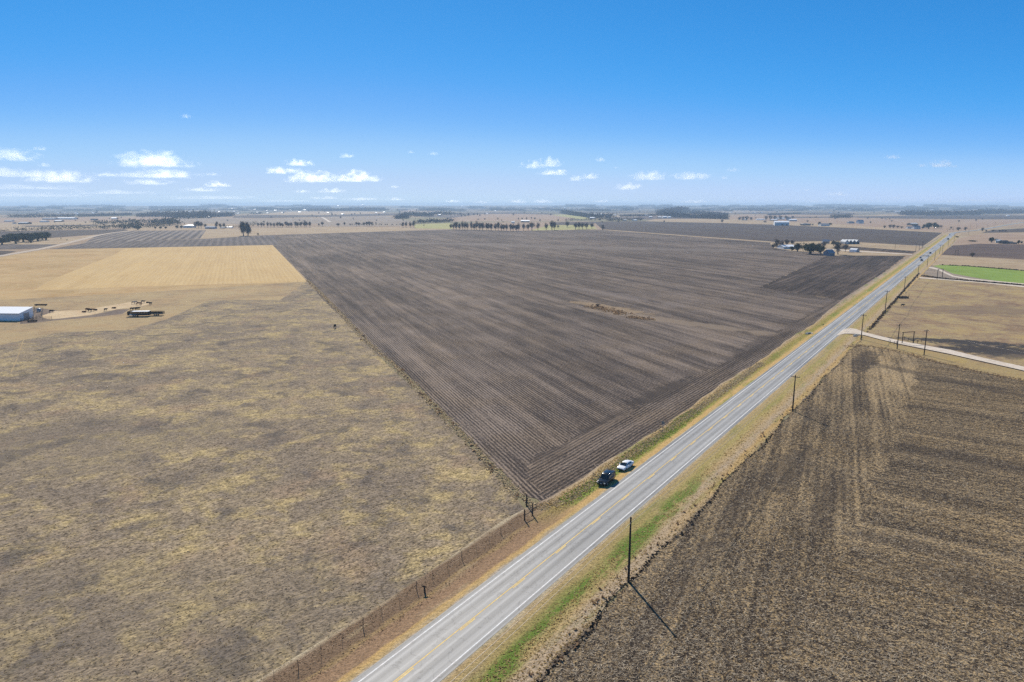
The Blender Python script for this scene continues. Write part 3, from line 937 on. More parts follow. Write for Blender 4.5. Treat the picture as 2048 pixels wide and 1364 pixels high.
# ================================================================== TREES
def cards(P, size, name, mat_, flat=0.0, longf=1.0):
    """leaf cards at points P (n x 3)"""
    n = len(P)
    u = rng.normal(size=(n, 3)); u /= np.linalg.norm(u, axis=1)[:, None]
    q = rng.normal(size=(n, 3)); q -= (q * u).sum(1)[:, None] * u; q /= np.linalg.norm(q, axis=1)[:, None]
    s = (size * rng.uniform(.6, 1.35, n))[:, None]
    v = np.stack([P - u * s * longf - q * s, P + u * s * longf - q * s * .6, P + u * s * longf + q * s * .6, P - u * s * longf + q * s], 1).astype(np.float32)
    me = bpy.data.meshes.new(name)
    me.vertices.add(n * 4); me.loops.add(n * 4); me.polygons.add(n)
    me.vertices.foreach_set('co', v.reshape(-1))
    me.loops.foreach_set('vertex_index', np.arange(n * 4, dtype=np.int32))
    me.polygons.foreach_set('loop_start', np.arange(0, n * 4, 4, dtype=np.int32))
    me.polygons.foreach_set('loop_total', np.full(n, 4, np.int32))
    a = me.attributes.new('tint', 'FLOAT', 'FACE'); a.data.foreach_set('value', rng.random(n).astype(np.float32))
    me.update(); me.materials.append(mat_)
    return me


def proto_tree(kind, seed):
    """unit tree, 10 m tall: (trunk mesh, crown mesh)"""
    rr = random.Random(seed)
    mb = MB()
    tips = []

    def grow(p, d, ln, r, depth):
        q = p + d * ln * .5 + Vector((rr.uniform(-.1, .1), rr.uniform(-.1, .1), 0)) * ln
        e = q + (d + Vector((rr.uniform(-.25, .25), rr.uniform(-.25, .25), .08))).normalized() * ln * .5
        mb.tube([p, q, e], [r, r * .82, r * .62], 6 if depth < 2 else 4, caps=False)
        if depth >= 3:
            tips.append((e, d)); return
        for k in range(rr.choice((3, 4)) if depth else rr.choice((4, 5))):
            a = rr.uniform(0, 6.28)
            out = {'bare': .75, 'oak': 1.25, 'tall': .5, 'bush': 1.0, 'dense': .7}[kind]
            nd = (d * 1.0 + Vector((math.cos(a), math.sin(a), 0)) * rr.uniform(.5, 1.1) * out + Vector((0, 0, .15))).normalized()
            grow(e - d * ln * rr.uniform(0, .35), nd, ln * rr.uniform(.62, .85), r * .55, depth + 1)
    first = {'bare': 2.4, 'oak': 1.7, 'tall': 3.0, 'bush': .8, 'dense': 1.6}[kind]
    grow(Vector((0, 0, -.1)), Vector((rr.uniform(-.06, .06), rr.uniform(-.06, .06), 1)), first, {'bare': .26, 'oak': .38, 'tall': .24, 'bush': .18, 'dense': .26}[kind], 0)
    zt = max(t.z for t, _ in tips)
    k = 10.0 / (zt + .5)
    trunk = mb
    trunk.v = [(x * k, y * k, z * k) for x, y, z in trunk.v]
    g = np.random.default_rng(seed)
    cz, sx, sz, nl, lr = {'bare': (5.9, 3.6, 3.9, 26, 1.5), 'tall': (5.7, 2.7, 4.2, 24, 1.4), 'bush': (4.9, 4.2, 4.6, 22, 1.7), 'oak': (5.4, 5.4, 4.3, 34, 1.7), 'dense': (5.3, 3.9, 4.7, 34, 1.6)}[kind]
    cen = g.normal(size=(nl, 3)); cen /= np.linalg.norm(cen, axis=1)[:, None]
    cen *= g.uniform(.35, .86, nl)[:, None] * np.array((sx, sx, sz)); cen[:, 2] += cz
    lob = g.uniform(.65, 1.25, nl) * lr
    m = {'oak': 64, 'dense': 95}.get(kind, 40)
    P = np.repeat(cen, m, 0) + g.normal(size=(nl * m, 3)) * np.repeat(lob, m)[:, None] * (.55, .55, .45)
    P = P[(P[:, 2] > (1.0 if kind != 'oak' else 1.4)) & (P[:, 2] < 10.4)]
    if kind != 'oak':
        crown = cards(P, .075, 'crown', M_twig, longf=6.0)
    else:
        crown = cards(P, .27, 'crown', M_oak)
    tm = trunk.mesh('trunk'); tm.materials.append(M_bark)
    return tm, crown


PROTO = {k: [proto_tree(k, s) for s in (3, 17, 29)] for k in ('bare', 'oak', 'tall', 'bush', 'dense')}
PWID = {k: [float(np.ptp(np.array([v.co[:2] for v in c.vertices]), axis=0).max()) for _, c in PROTO[k]] for k in PROTO}


def tree(px, py, hpx, wpx, kind, label, group=None, cat='tree', name='tree', seed=None):
    p = at(px, py)
    s = ppm(p)
    h, wd = hpx / s, wpx / s
    i = random.randrange(3) if seed is None else seed
    root = empty(name, (p.x, p.y, 0), random.uniform(0, 6.28), label, cat, group)
    root.scale = (wd / PWID[kind][i], wd / PWID[kind][i] * random.uniform(.9, 1.1), h / 10.0)
    link_mesh('trunk', PROTO[kind][i][0], None, root)
    link_mesh('crown', PROTO[kind][i][1], None, root)
    return root


def many(lst, kind, label, group, **kw):
    for (x, y, h, wd) in lst:
        tree(x, y, h, wd, kind, label, group, **kw)


# the long row at the far edge of the ploughed field
rw = random.Random(5)
many([(x + rw.uniform(-1.5, 1.5), 459.6 + (x - 905) * .022 + rw.uniform(-.4, .4), rw.uniform(14, 18.5), rw.uniform(10, 14)) for x in range(912, 1042, 6)], 'tall',
     'leafless tree in the dense grey row at the far edge of the ploughed field', 'trees of the dense row beyond the ploughed field')
many([(902, 458.6, 11, 8), (907, 458.8, 11, 8)], 'bare', 'small leafless tree just outside the end of the dense grey row', 'small trees at the row end')
many([(1047, 461.5, 15, 11), (1056, 461.5, 14, 11), (1064, 461, 18, 16), (1076, 460.8, 16, 12), (1092, 460.6, 15, 11), (1104, 460.5, 20, 18), (1109, 460, 16, 12), (1116, 457, 7, 7), (1151, 459, 14, 15), (1158, 459, 15, 12), (1165, 458.6, 14, 12), (1173, 458.4, 13, 13), (1184, 457.8, 12, 10)], 'bare',
     'leafless tree among the loosely spaced ones beside a pale green plot', 'loosely spaced trees beside the green plot')
tree(1134, 455, 13, 12, 'bare', 'lone round leafless tree standing in the middle of the pale green plot')
tree(1205, 459.5, 12, 11, 'bush', 'round dark bush at the start of the pale grass strip')
many([(517, 453.6, 8, 9), (523, 453.6, 9, 9), (528, 453.8, 8, 7)], 'bare', 'low leafless tree in the small clump beside the long tree row', 'low trees of the small clump')
many([(x + rw.uniform(-1.5, 1.5), 454.2 + rw.uniform(-.5, .5), rw.uniform(9, 12.5), rw.uniform(8, 11)) for x in range(536, 624, 6)], 'tall',
     'leafless tree in the straight row along the tan field', 'trees of the row along the tan field')
many([(638, 452.5, 6, 6), (645, 452.5, 10, 8)], 'bare', 'leafless tree of the pair below the pale lane', 'pair of trees below the pale lane')
many([(676, 453.5, 8, 10), (689, 451, 7, 6), (700, 451, 4, 6)], 'bare', 'small scattered tree on the tan field between two tree groups', 'scattered small trees on the tan field')
many([(713, 451.5, 8, 8), (718, 451.5, 7, 8), (728, 452, 8, 8), (734, 452, 9, 9), (739, 452, 10, 10), (744, 451.5, 8, 8), (752, 448.5, 4, 5)], 'bare', 'leafless tree in the loose group left of the dark copse', 'trees of the loose group')
many([(806, 455, 11, 9), (812, 455, 12, 9), (821, 455.4, 12, 10), (828, 455.4, 15, 11)], 'tall', 'dark leafless tree of the copse standing on the tan stubble edge', 'trees of the dark copse')
tree(848, 452.5, 3.5, 4, 'bare', 'tiny lone tree on the pale green meadow')
tree(487, 471.5, 31, 21, 'dense', 'tallest tree on the left, broad grey crown at the ploughed strip', seed=0)
tree(496, 471.5, 27, 18, 'dense', 'grey tree crowding against the tallest tree at the ploughed strip', seed=1)
tree(516, 471, 6, 6, 'bush', 'small bare bush beside the tall pair of trees', cat='bush', name='bush')
many([(4, 489, 15, 24), (18, 484, 17, 26), (32, 487, 19, 28), (47, 484, 19, 28), (60, 483, 18, 26), (62, 485, 14, 20), (76, 482, 18, 26), (92, 480, 17, 24), (25, 481, 16, 24), (85, 479, 16, 20)], 'oak',
     'dark evergreen oak in the grove beside the winding dirt road', 'evergreen oaks of the grove')
many([(72, 477.8, 2.5, 3), (122, 478, 3, 3.5), (134, 481, 3, 3.5)], 'bush', 'small bush on the tan ground beside the oak grove', 'small bushes by the oak grove', cat='bush', name='bush')
tree(276, 459.5, 8.5, 17, 'oak', 'low wide dark tree beside the end of the dirt road')
many([(311, 457.8, 5, 6), (321, 457.8, 5, 6), (331.5, 457.6, 5, 7)], 'oak', 'round dark shrub in the line before the grey clump', 'round dark shrubs in line', cat='shrub', name='shrub')
many([(354, 456.8, 6, 8), (363, 456.8, 6, 8)], 'oak', 'dark rounded tree beside the white hip roofed house', 'dark trees beside the white house')
many([(391, 456, 13, 11), (397, 456, 15, 12), (403, 456, 13, 11), (411, 456, 9, 9), (434, 456.5, 14, 10), (441, 456.5, 10, 9), (448, 456.5, 11, 10)], 'tall', 'leafless tree standing behind the farm houses at the tan field', 'leafless trees behind the farm houses')
many([(1535, 511 - 45, .1, .1)] if False else [], 'bare', '', '')
# the farmstead on the ploughed field
tree(1620, 508, 24, 46, 'oak', 'huge dark live oak with a spreading crown in the farmyard', cat='tree', name='oak_tree', seed=0)
tree(1641, 507, 16, 20, 'oak', 'dark oak between the huge live oak and the blue grey house', name='oak_tree')
tree(1595, 503, 17, 22, 'oak', 'dark oak in front of the white farm shed', name='oak_tree')
tree(1584, 502, 10, 11, 'oak', 'small dark round tree at the end of the white farm shed', name='oak_tree')
tree(1552, 499, 22, 17, 'tall', 'dark slender tree at the tip of the farmyard lawn')
tree(1546, 499, 12, 10, 'bare', 'thin bare tree below the dark slender tree on the lawn tip')
tree(1562, 497, 17, 14, 'bare', 'bare tree beside the near end of the white farm shed')
tree(1573, 493, 15, 14, 'bare', 'grey bare tree rising behind the white farm shed')
tree(1584, 492, 13, 12, 'bare', 'faint bare tree behind the far end of the white farm shed')
tree(1640, 497, 12, 14, 'bare', 'grey bare tree behind the dark oaks next to the grey barn')
tree(1648, 496, 13, 12, 'bare', 'grey bare tree in front of the grey barn')
tree(1676, 509, 26, 25, 'bare', 'big bare tree beside the blue grey house', seed=1)
tree(1690, 504, 18, 13, 'bare', 'bare tree between the big bare tree and the small quonset hut')
tree(1667, 492, 12, 12, 'bare', 'bare tree in front of the stacked hay')
# right side
tree(1944.5, 513.5, 10, 14, 'bush', 'lone dark bare tree with a round crown on the brown field edge')
tree(1982.5, 485, 11, 11, 'oak', 'dark round evergreen, taller of two beside the pale roadside house')
tree(1992, 484.5, 8, 9, 'oak', 'dark round evergreen, shorter of two beside the pale roadside house')
tree(2037, 488, 8, 7, 'oak', 'dark evergreen right of the tan brick house')
tree(2043, 487, 5, 5, 'oak', 'small dark evergreen at the end of the row of houses')
many([(1917, 461, 8.5, 12), (1931, 461, 8.5, 10)], 'bush', 'round crowned bare tree beside the bend of the highway', 'round bare trees at the highway bend')
many([(1902, 457.5, 5, 6), (1899.5, 460, 2.5, 3), (1906, 459.5, 2.5, 3), (1915, 460, 2.5, 3)], 'bush', 'small bare bush on the tan ground before the highway bend', 'small bushes before the highway bend', cat='bush', name='bush')
tree(1965, 462.5, 9, 8, 'bush', 'dark bare tree right at the outer edge of the highway bend')
many([(1972, 463.5, 5, 5), (1986, 463.5, 5, 8), (1999, 463.8, 5, 6), (2005, 463.8, 6, 6), (2011, 463.6, 5, 6)], 'bush', 'low bare bush along the dark strip past the highway bend', 'low bushes along the dark strip', cat='bush', name='bush')
many([(1848, 456.5, 8, 8), (1857, 457.8, 12, 14), (1858, 453.5, 9, 13), (1869, 456, 11, 12), (1875, 456.5, 8, 9), (1845, 457.5, 5, 6)], 'oak', 'grey green tree in the clump beside the grey roofed farmhouse', 'trees of the clump beside the farmhouse')
many([(1769, 456, 6, 8), (1780, 456, 8, 10), (1787, 456, 8, 10), (1795, 456, 6, 9), (1803, 456.5, 5, 8), (1882, 455.5, 6, 8)], 'bush', 'bare grey bush in the line left of the grey roofed farmhouse', 'bare bushes left of the farmhouse', cat='bush', name='bush')
tree(1639, 450.5, 7, 9, 'oak', 'dark tree at the corner of the pale bungalow beyond the dark field')
tree(1660, 450.5, 5, 8, 'oak', 'dark tree on the other side of the pale bungalow')
many([(1601, 450, 3, 6), (1620, 450.5, 4, 6), (1625, 451, 4, 6)], 'bush', 'dark shrub at the low grey house beyond the dark field', 'shrubs at the low grey house', cat='shrub', name='shrub')
many([(1695, 446.5, 3.5, 4), (1741, 446.5, 4, 3.5)], 'oak', 'small dark round tree flanking the two houses on the plain', 'trees flanking the two houses')
many([(1735, 438, 4, 6), (1764, 438, 4, 6)], 'bush', 'small bare tree on the edge of the distant dark strip', 'small trees on the distant dark strip')
tree(1444, 446.5, 8, 8, 'bare', 'lone bare tree at the far edge of the dark field')
many([(1479, 440.5, 8, 10), (1486, 440.5, 9, 10), (1494, 440.5, 10, 12), (1502, 440.5, 8, 9), (1532, 440, 10, 10), (1541, 440, 11, 12), (1550, 439.5, 10, 12), (1560, 439, 9, 12), (1572, 438, 8, 12), (1585, 437, 6, 9)], 'bush', 'grey tree around the distant white barns beyond the dark field', 'grey trees around the distant white barns')
many([(923, 434, 5, 4), (930, 434, 6, 5), (937, 433, 7, 6), (948, 432, 6, 5), (955, 432.5, 7, 5), (960, 434, 6, 4), (970, 430.5, 5, 4), (1037, 440, 5, 4), (1044, 440, 5, 5), (1053, 440, 6, 5), (1063, 438, 4, 4)], 'bare', 'small bare tree scattered on the reddish tan field', 'bare trees scattered on the reddish tan field')
many([(664, 431.5, 6, 5), (671, 431.5, 4, 4), (758, 431, 5, 5), (542, 436, 4, 7)], 'bush', 'small dark tree on the edge of the distant dark strip, left half', 'small dark trees by the distant dark strip')


ft = random.Random(77)
many([(ft.uniform(10, 2040), ft.choice((424.5, 427, 429, 431, 433.5, 436, 439, 442, 445)) + ft.uniform(-.8, .8), ft.uniform(2.5, 5.5), ft.uniform(3, 7)) for _ in range(135)], 'bush',
     'small lone grey tree scattered over the far plain', 'lone trees scattered over the far plain')


# far woods: bands one cannot count
def wood_band(segs, name, mat_, label):
    """segs: (x0, y0, x1, y1, height px, rows) bases in photo pixels"""
    allP, allS = [], []
    for (x0, y0, x1, y1, hp, rows) in segs:
        a, b = at(x0, y0), at(x1, y1)
        ln = (b - a).length
        nn = max(3, int(ln / 9))
        for r in range(rows):
            for k in range(nn):
                t = (k + random.random()) / nn
                p = a.lerp(b, t)
                s = ppm(p)
                q = p * (1 + (r * 22 + random.uniform(-8, 8)) / p.length)
                hh = hp / s * random.uniform(.7, 1.3)
                m = 34
                w_ = hh * .46
                P = rng.normal(size=(m, 3)) * (w_, w_, hh * .24) + (q.x, q.y, hill(q.x, q.y) + hh * .52)
                P[:, 2] = np.clip(P[:, 2], hill(q.x, q.y) + .3, None)
                allP.append(P); allS.append(np.full(m, max(.5, hh * .085)))
    P = np.concatenate(allP); S = np.concatenate(allS)
    me = cards(P, S, name, mat_)
    o = link_mesh(name, me)
    o['kind'] = 'stuff'; o['label'] = label


M_wood_far = tuft_mat('far_bare_wood', [(0, (.032, .030, .032)), (.6, (.058, .054, .055)), (1, (.10, .088, .082))], .15)
wood_band([(-120, 434, -20, 434, 7, 3), (18, 435.5, 150, 434.5, 6, 3), (156, 434, 262, 431, 5, 3), (276, 434, 300, 433, 6, 3), (300, 434, 345, 434, 9, 4), (345, 437, 420, 436, 12, 4), (420, 434.5, 465, 432.5, 7, 3), (500, 428, 523, 428, 4, 2)], 'far_wood', M_wood_far, 'long bands of bare grey woodland on the far plain to the left')
wood_band([(-60, 466, 20, 464, 6, 2), (30, 463, 120, 460, 7, 2), (120, 460, 240, 457, 8, 2), (190, 449, 290, 446, 8, 2), (240, 458, 285, 455, 10, 2), (290, 455, 330, 453, 7, 2), (300, 449, 350, 446, 9, 2), (330, 452, 362, 451, 10, 2), (455, 456, 480, 455, 5, 1), (500, 452, 512, 452, 7, 1)], 'hedgerow', M_cedar, 'scrubby hedgerow growth along the far fields to the left')
wood_band([(792, 438, 815, 437, 8, 3), (803, 433, 865, 433, 8, 4), (862, 430, 905, 430, 7, 2), (835, 447, 870, 445, 7, 2), (870, 446, 905, 444, 7, 2), (645, 423, 770, 421.5, 5, 3), (560, 421, 660, 419.5, 3, 2), (890, 430, 925, 430, 4, 2), (700, 449.5, 800, 449.5, 2, 1)], 'far_wood', M_wood_far, 'bare grey woods scattered over the middle of the far plain')
wood_band([(1126, 427.5, 1185, 436, 6, 3), (1180, 436.5, 1225, 437, 9, 3), (1130, 442, 1225, 440, 5, 1), (1215, 442.5, 1285, 441, 6, 2), (1240, 434, 1330, 431, 4, 2), (1330, 434, 1455, 439, 8, 3), (1380, 427, 1455, 431.5, 5, 3), (1320, 430, 1370, 424, 8, 3), (1065, 419.5, 1100, 419.8, 3, 2), (1443, 420.5, 1490, 420, 3, 2)], 'far_wood', M_wood_far, 'bare grey woods around the white farms on the far plain')
wood_band([(1663, 436.5, 1700, 436, 7, 3), (1800, 430.5, 1880, 431.5, 8, 3), (1880, 430.5, 1960, 429.5, 7, 3), (1950, 428, 2048, 427, 7, 3), (2048, 427, 2200, 426, 7, 3), (1600, 420.5, 1625, 420.2, 3, 2), (1680, 419.5, 1700, 419.5, 5, 2), (1574, 417, 1584, 417, 3, 2), (1535, 431, 1600, 428, 3, 2), (1770, 425, 1800, 425, 3, 2)], 'far_wood', M_wood_far, 'bare grey woods along the far plain to the right')
rr_ = random.Random(3)
wood_band([(x, y, x + rr_.uniform(12, 60), y + rr_.uniform(-.3, .3), rr_.uniform(1.8, 4.2), rr_.choice((1, 2, 2))) for x, y in [(rr_.uniform(-80, 2130), rr_.uniform(415.6, 423)) for _ in range(300)]], 'far_wood', M_cedar, 'smear of scrub woods toward the horizon')


# ================================================================== BUILDINGS
def gable(px, py, wpx, hpx, ratio=.6, rz=0.0, wallm=None, roofm=None, label='', cat='house', group=None, name='farmhouse', doors=0, windows=0, eave=.6, over=.4, hip=False, chimney=False, p=None, size=None):
    p = p or at(px, py)
    s = ppm(p)
    L, Ht = size or (wpx / s, hpx / s)
    Wd = L * ratio
    if roofm in (M_whitem, M_metalr):
        Wd = min(26.0, max(Wd, 3.6 * Ht))
        he = max(Ht * .4, Ht - .22 * Wd / 2)
        if roofm is M_whitem: roofm = M_roofw
    else:
        he = Ht * eave
    o = empty(name, (p.x, p.y + Wd / 2, 0), rz, label, cat, group)
    b = MB()
    b.prism([(-Wd / 2, 0), (Wd / 2, 0), (Wd / 2, he), (0, he if hip else Ht - .12), (-Wd / 2, he)], -L / 2, L / 2)
    b.v = [(y, x, z) for x, y, z in b.v]
    b.f = [f[::-1] for f in b.f]
    b.build('wall', wallm, o)
    r = MB()
    t = .18
    k = (Ht - he) / (Wd / 2)
    eo = over
    if hip:
        zz = he - .02
        a = [(-L / 2 - eo, -Wd / 2 - eo, zz), (L / 2 + eo, -Wd / 2 - eo, zz), (L / 2 + eo, Wd / 2 + eo, zz), (-L / 2 - eo, Wd / 2 + eo, zz)]
        rl = max(.2, L / 2 - Wd / 2)
        r.add(a + [(-rl, 0, Ht), (rl, 0, Ht)], [(0, 1, 5, 4), (1, 2, 5), (2, 3, 4, 5), (3, 0, 4), (3, 2, 1, 0)])
    else:
        for sg in (-1, 1):
            e0, e1 = Vector((0, sg * (Wd / 2 + eo), he - k * eo)), Vector((0, 0, Ht))
            pts = [Vector((x, q.y, q.z + dz)) for x in (-L / 2 - eo, L / 2 + eo) for q, dz in ((e0, 0.02), (e1, 0.02), (e1, t), (e0, t))]
            r.add(pts, [(0, 1, 2, 3), (7, 6, 5, 4), (0, 4, 5, 1), (1, 5, 6, 2), (2, 6, 7, 3), (3, 7, 4, 0)])
    rf = r.build('roof', roofm, o)
    if chimney:
        c = MB(); c.box((L * .2, 0, Ht + .3), (.7, .7, 1.2)); c.build('chimney', M_brick, rf)
    wh = min(1.3, he * .45)
    for i in range(windows):
        x = -L / 2 + L * (i + .7) / (windows + .4)
        c = MB(); c.box((x, -Wd / 2 - .02, he * .55), (min(1.4, L / windows * .5), .09, wh))
        wo_ = c.build('window', M_offw, o)
        c = MB(); c.box((x, -Wd / 2 - .06, he * .55), (min(1.2, L / windows * .42), .06, wh * .8)); c.build('pane', M_pane, wo_)
    for i in range(doors):
        x = L * (.05 + .3 * i)
        c = MB(); c.box((x, -Wd / 2 - .03, min(2.1, he * .8) / 2), (1.1 if name != 'barn' else min(4, L * .2), .08, min(2.1 if name != 'barn' else 4, he * .8))); c.build('door', M_door if name != 'barn' else M_dkwood, o)
    return o


# barn at the left border, roof sloping toward the pasture
def white_barn():
    p = at(40, 641.6); q = at(52.7, 638)
    L = 34.0
    o = empty('barn', (p.x, p.y, 0), R(-3), 'long white metal barn with a plain sloping roof at the left border', 'barn')
    dv = q - p
    W_ = max(9.0, dv.length)
    b = MB()
    b.prism([(0, 0), (W_, 0), (W_, 5.2), (0, 3.5)], -L, 0)
    b.v = [(y, x, z) for x, y, z in b.v]; b.f = [f[::-1] for f in b.f]
    b.build('wall', M_whitem, o)
    r = MB()
    k = 1.7 / W_
    pts = [(x, y, z) for x in (-L - .3, .3) for y, z in ((-.4, 3.5 - .4 * k + .02), (W_ + .3, 5.2 + .3 * k + .02), (W_ + .3, 5.2 + .3 * k + .2), (-.4, 3.5 - .4 * k + .2))]
    r.add(pts, [(0, 1, 2, 3), (7, 6, 5, 4), (0, 4, 5, 1), (1, 5, 6, 2), (2, 6, 7, 3), (3, 7, 4, 0)])
    # standing seams
    for i in range(24):
        x = -L + (i + .5) * L / 24
        r.add([(x - .04, -.4, 3.5 - .4 * k + .203), (x + .04, -.4, 3.5 - .4 * k + .203), (x + .04, W_ + .3, 5.2 + .3 * k + .203), (x - .04, W_ + .3, 5.2 + .3 * k + .203), (x, -.4, 3.5 - .4 * k + .235), (x, W_ + .3, 5.2 + .3 * k + .235)], [(0, 4, 5, 3), (4, 1, 2, 5), (0, 1, 4), (3, 5, 2)])
    r.build('roof', M_roofw, o)
    d = MB(); d.box((.03, W_ * .5, 1.6), (.08, 3.6, 3.2)); d.build('door', M_galv, o)
    g = MB(); g.box((-L / 2, -.45, 3.42), (L + .6, .14, .14)); g.build('gutter', M_galv, o)


white_barn()
gable(1578, 498, 26, 7.5, .4, R(6), M_offw, M_whitem, 'long white farm shed under bare trees in the farmyard', 'shed', None, 'shed', 1, 3)
gable(1661, 511.5, 16, 12, .9, R(28), M_blue, M_slate, 'small blue grey house with a gable at the field corner', 'house', None, 'farmhouse', 1, 2, .5)
gable(1653, 487, 13, 7.5, .7, R(-10), M_galv, M_slate, 'grey metal barn left of the stacked hay', 'barn', None, 'barn', 1, 0)


def quonset():
    p = at(1712, 504.5); s = ppm(p)
    o = empty('quonset_hut', (p.x, p.y + 4, 0), R(35), 'small pale blue round roofed hut beside the farm track', 'hut')
    r, L = 3.6, 8.5
    b = MB()
    n = 14
    prof = [(r * math.cos(math.pi * i / n), .9 + r * .95 * math.sin(math.pi * i / n)) for i in range(n + 1)]
    prof = [(r, 0)] + prof + [(-r, 0)]
    vs = [(x, y, z) for y in (-L / 2, L / 2) for x, z in prof]
    m = len(prof)
    b.add(vs, [(i, i + 1, m + i + 1, m + i) for i in range(m - 1)], True)
    b.build('roof', M_whitem, o)
    e = MB()
    for y in (-L / 2 + .15, L / 2 - .15):
        e.add([(x * .985, y, z * .985) for x, z in prof], [tuple(range(m))])
    e.build('end_wall', M_slate, o)
    d = MB(); d.box((0, -L / 2 + .1, 1.3), (2.4, .12, 2.6)); d.build('door', M_galv, o)


quonset()


def multi_barn():
    p = at(1692, 488.2); q = at(1723, 488.6)
    L = (q - p).length
    o = empty('barn', ((p.x + q.x) / 2, p.y + 9, 0), R(-2), 'slate blue metal barn of four side by side gables', 'barn')
    n = 4
    wb = L / n
    b = MB(); r = MB(); g = MB()
    for i in range(n):
        x0 = -L / 2 + i * wb
        b.prism([(x0 + .1, 0), (x0 + wb - .1, 0), (x0 + wb - .1, 2.9), (x0 + wb / 2, 5.6), (x0 + .1, 2.9)], -8, 8)
        for (xa, za, xb, zb) in ((x0, 2.92, x0 + wb / 2, 5.8), (x0 + wb / 2, 5.8, x0 + wb, 2.92)):
            r.add([(xa, -8.4, za), (xb, -8.4, zb), (xb, 8.4, zb), (xa, 8.4, za), (xa, -8.4, za + .15), (xb, -8.4, zb + .15), (xb, 8.4, zb + .15), (xa, 8.4, za + .15)], [(3, 2, 1, 0), (4, 5, 6, 7), (0, 1, 5, 4), (2, 3, 7, 6), (1, 2, 6, 5), (3, 0, 4, 7)])
    b.build('wall', M_slate, o); r.build('roof', M_metalr, o)
    for i in range(n):
        x0 = -L / 2 + i * wb
        d = MB(); d.box((x0 + wb / 2, -8.04, 1.5), (wb * .6, .1, 3.0)); d.build('door', M_black if i else M_offw, o)


multi_barn()


def hay_stack():
    p = at(1672, 488.5)
    o = empty('hay_stack', (p.x, p.y + 4, 0), R(-4), 'long stack of tan round hay bales beside the slate blue barn', 'hay stack')
    M_balem = grass_mat('bale_straw', [(.3, (.38, .28, .15)), (.7, (.52, .39, .22))], .4, .5, bump=.05)
    mb = MB()
    for row, (nb, z) in enumerate(((8, .75), (7, 2.05), (6, 3.35))):
        for i in range(nb):
            x = (i - (nb - 1) / 2) * 1.6
            mb.tube([(x, -2.4, z), (x, -1.2, z), (x, 0, z), (x, 1.2, z), (x, 2.4, z)], [.74, .77, .77, .77, .74], 12)
    mb.build('bales', M_balem, o)


hay_stack()
# bright barns and houses beyond the dark field
gable(1566, 451, 27, 8.5, .55, R(-14), M_offw, M_whitem, 'large white roofed metal barn at the edge of the dark field', 'barn', None, 'barn', 2, 0, .5)
gable(1587, 442.3, 14, 4, .5, 0, M_slate, M_whitem, 'white roofed shed behind the large white barn, right one', 'shed', None, 'shed', 1)
gable(1561, 438.8, 17, 3.2, .4, 0, M_slate, M_whitem, 'long white roofed shed under grey trees behind the large barn', 'shed', None, 'shed', 1)
gable(1549, 441.2, 13, 2.6, .4, 0, M_dkwood, M_whitem, 'low white roofed shed left behind the large barn', 'shed', None, 'shed', 1)
gable(1578, 439.8, 9, 4, .5, R(20), M_slate, M_greyr, 'dark walled shed between the white roofed sheds', 'shed', None, 'shed', 1)
gable(1613, 451, 16, 4.5, .6, 0, M_darkr, M_greyr, 'low grey house with shrubs at the edge of the dark field', 'house', None, 'farmhouse', 1, 3, .6, hip=True)
gable(1650, 452, 18, 5, .6, R(5), M_offw, M_greyr, 'pale bungalow between two dark trees beyond the dark field', 'house', None, 'farmhouse', 1, 3, .55)
gable(1703, 446.8, 12, 4.5, .6, 0, M_slate, M_greyr, 'grey roofed house, left of the two standing on the open plain', 'house', None, 'farmhouse', 1, 3, .55, hip=True)
gable(1721.5, 447, 12, 7, .6, R(12), M_offw, M_slate, 'taller blue roofed house, right of the two on the open plain', 'house', None, 'farmhouse', 1, 2, .6)
gable(1834, 458, 14, 6.5, .6, R(8), M_offw, M_greyr, 'grey roofed farmhouse beside the tree clump near the highway', 'house', None, 'farmhouse', 1, 3, .55, chimney=True)
gable(1830, 451, 13, 5, .6, 0, M_dkwood, M_metalr, 'dark walled barn with a pale roof behind the farmhouse', 'barn', None, 'barn', 1, 0)
gable(1820, 457, 10, 4, .6, 0, M_offw, M_greyr, 'low grey annex at the left end of the farmhouse', 'house', None, 'farmhouse', 1, 1)
# right border row
gable(1999, 485.5, 9, 6, .9, R(-25), M_conc, M_offw, 'pale roadside house between dark evergreens and the dark barn', 'house', None, 'farmhouse', 1, 1)
gable(2010.5, 487.5, 14, 6.5, .7, R(8), M_dkwood, M_darkr, 'dark barn in the row of houses near the right border', 'barn', None, 'barn', 1, 0)
gable(2022.5, 487.5, 7, 4.5, .8, 0, M_brick, M_brick, 'small tan brick house right of the dark barn', 'house', None, 'farmhouse', 1, 1)
gable(2030, 488, 8, 3, .6, 0, M_dkwood, M_darkr, 'low dark shed right of the small tan house', 'shed', None, 'shed', 1)
# left far farms
gable(130, 438.8, 34, 4, .25, 0, M_offw, M_whitem, 'very long bright white roofed barn on the far left plain', 'barn', None, 'barn', 2)
gable(97, 439.2, 25, 3.6, .3, 0, M_slate, M_metalr, 'long grey white barn left of the very long bright barn', 'barn', None, 'barn', 2)
gable(115, 443.4, 14, 3, .4, 0, M_dkwood, M_whitem, 'white roofed shed in front of the very long bright barn', 'shed', None, 'shed', 1)
gable(85, 444.4, 12, 3.4, .5, 0, M_offw, M_metalr, 'pale shed with grey roof in front of the grey white barn', 'shed', None, 'shed', 1)
gable(15, 443.2, 14, 3, .5, 0, M_offw, M_metalr, 'low pale house at the far left border', 'house', None, 'farmhouse', 1)
gable(45, 448.3, 18, 4, .4, 0, M_darkr, M_metalr, 'dark walled barn with a pale roof on the far left plain', 'barn', None, 'barn', 1)
gable(28, 447.4, 6, 2.6, .6, 0, M_offw, M_greyr, 'small shed left of the dark walled barn', 'shed', None, 'shed', 1)
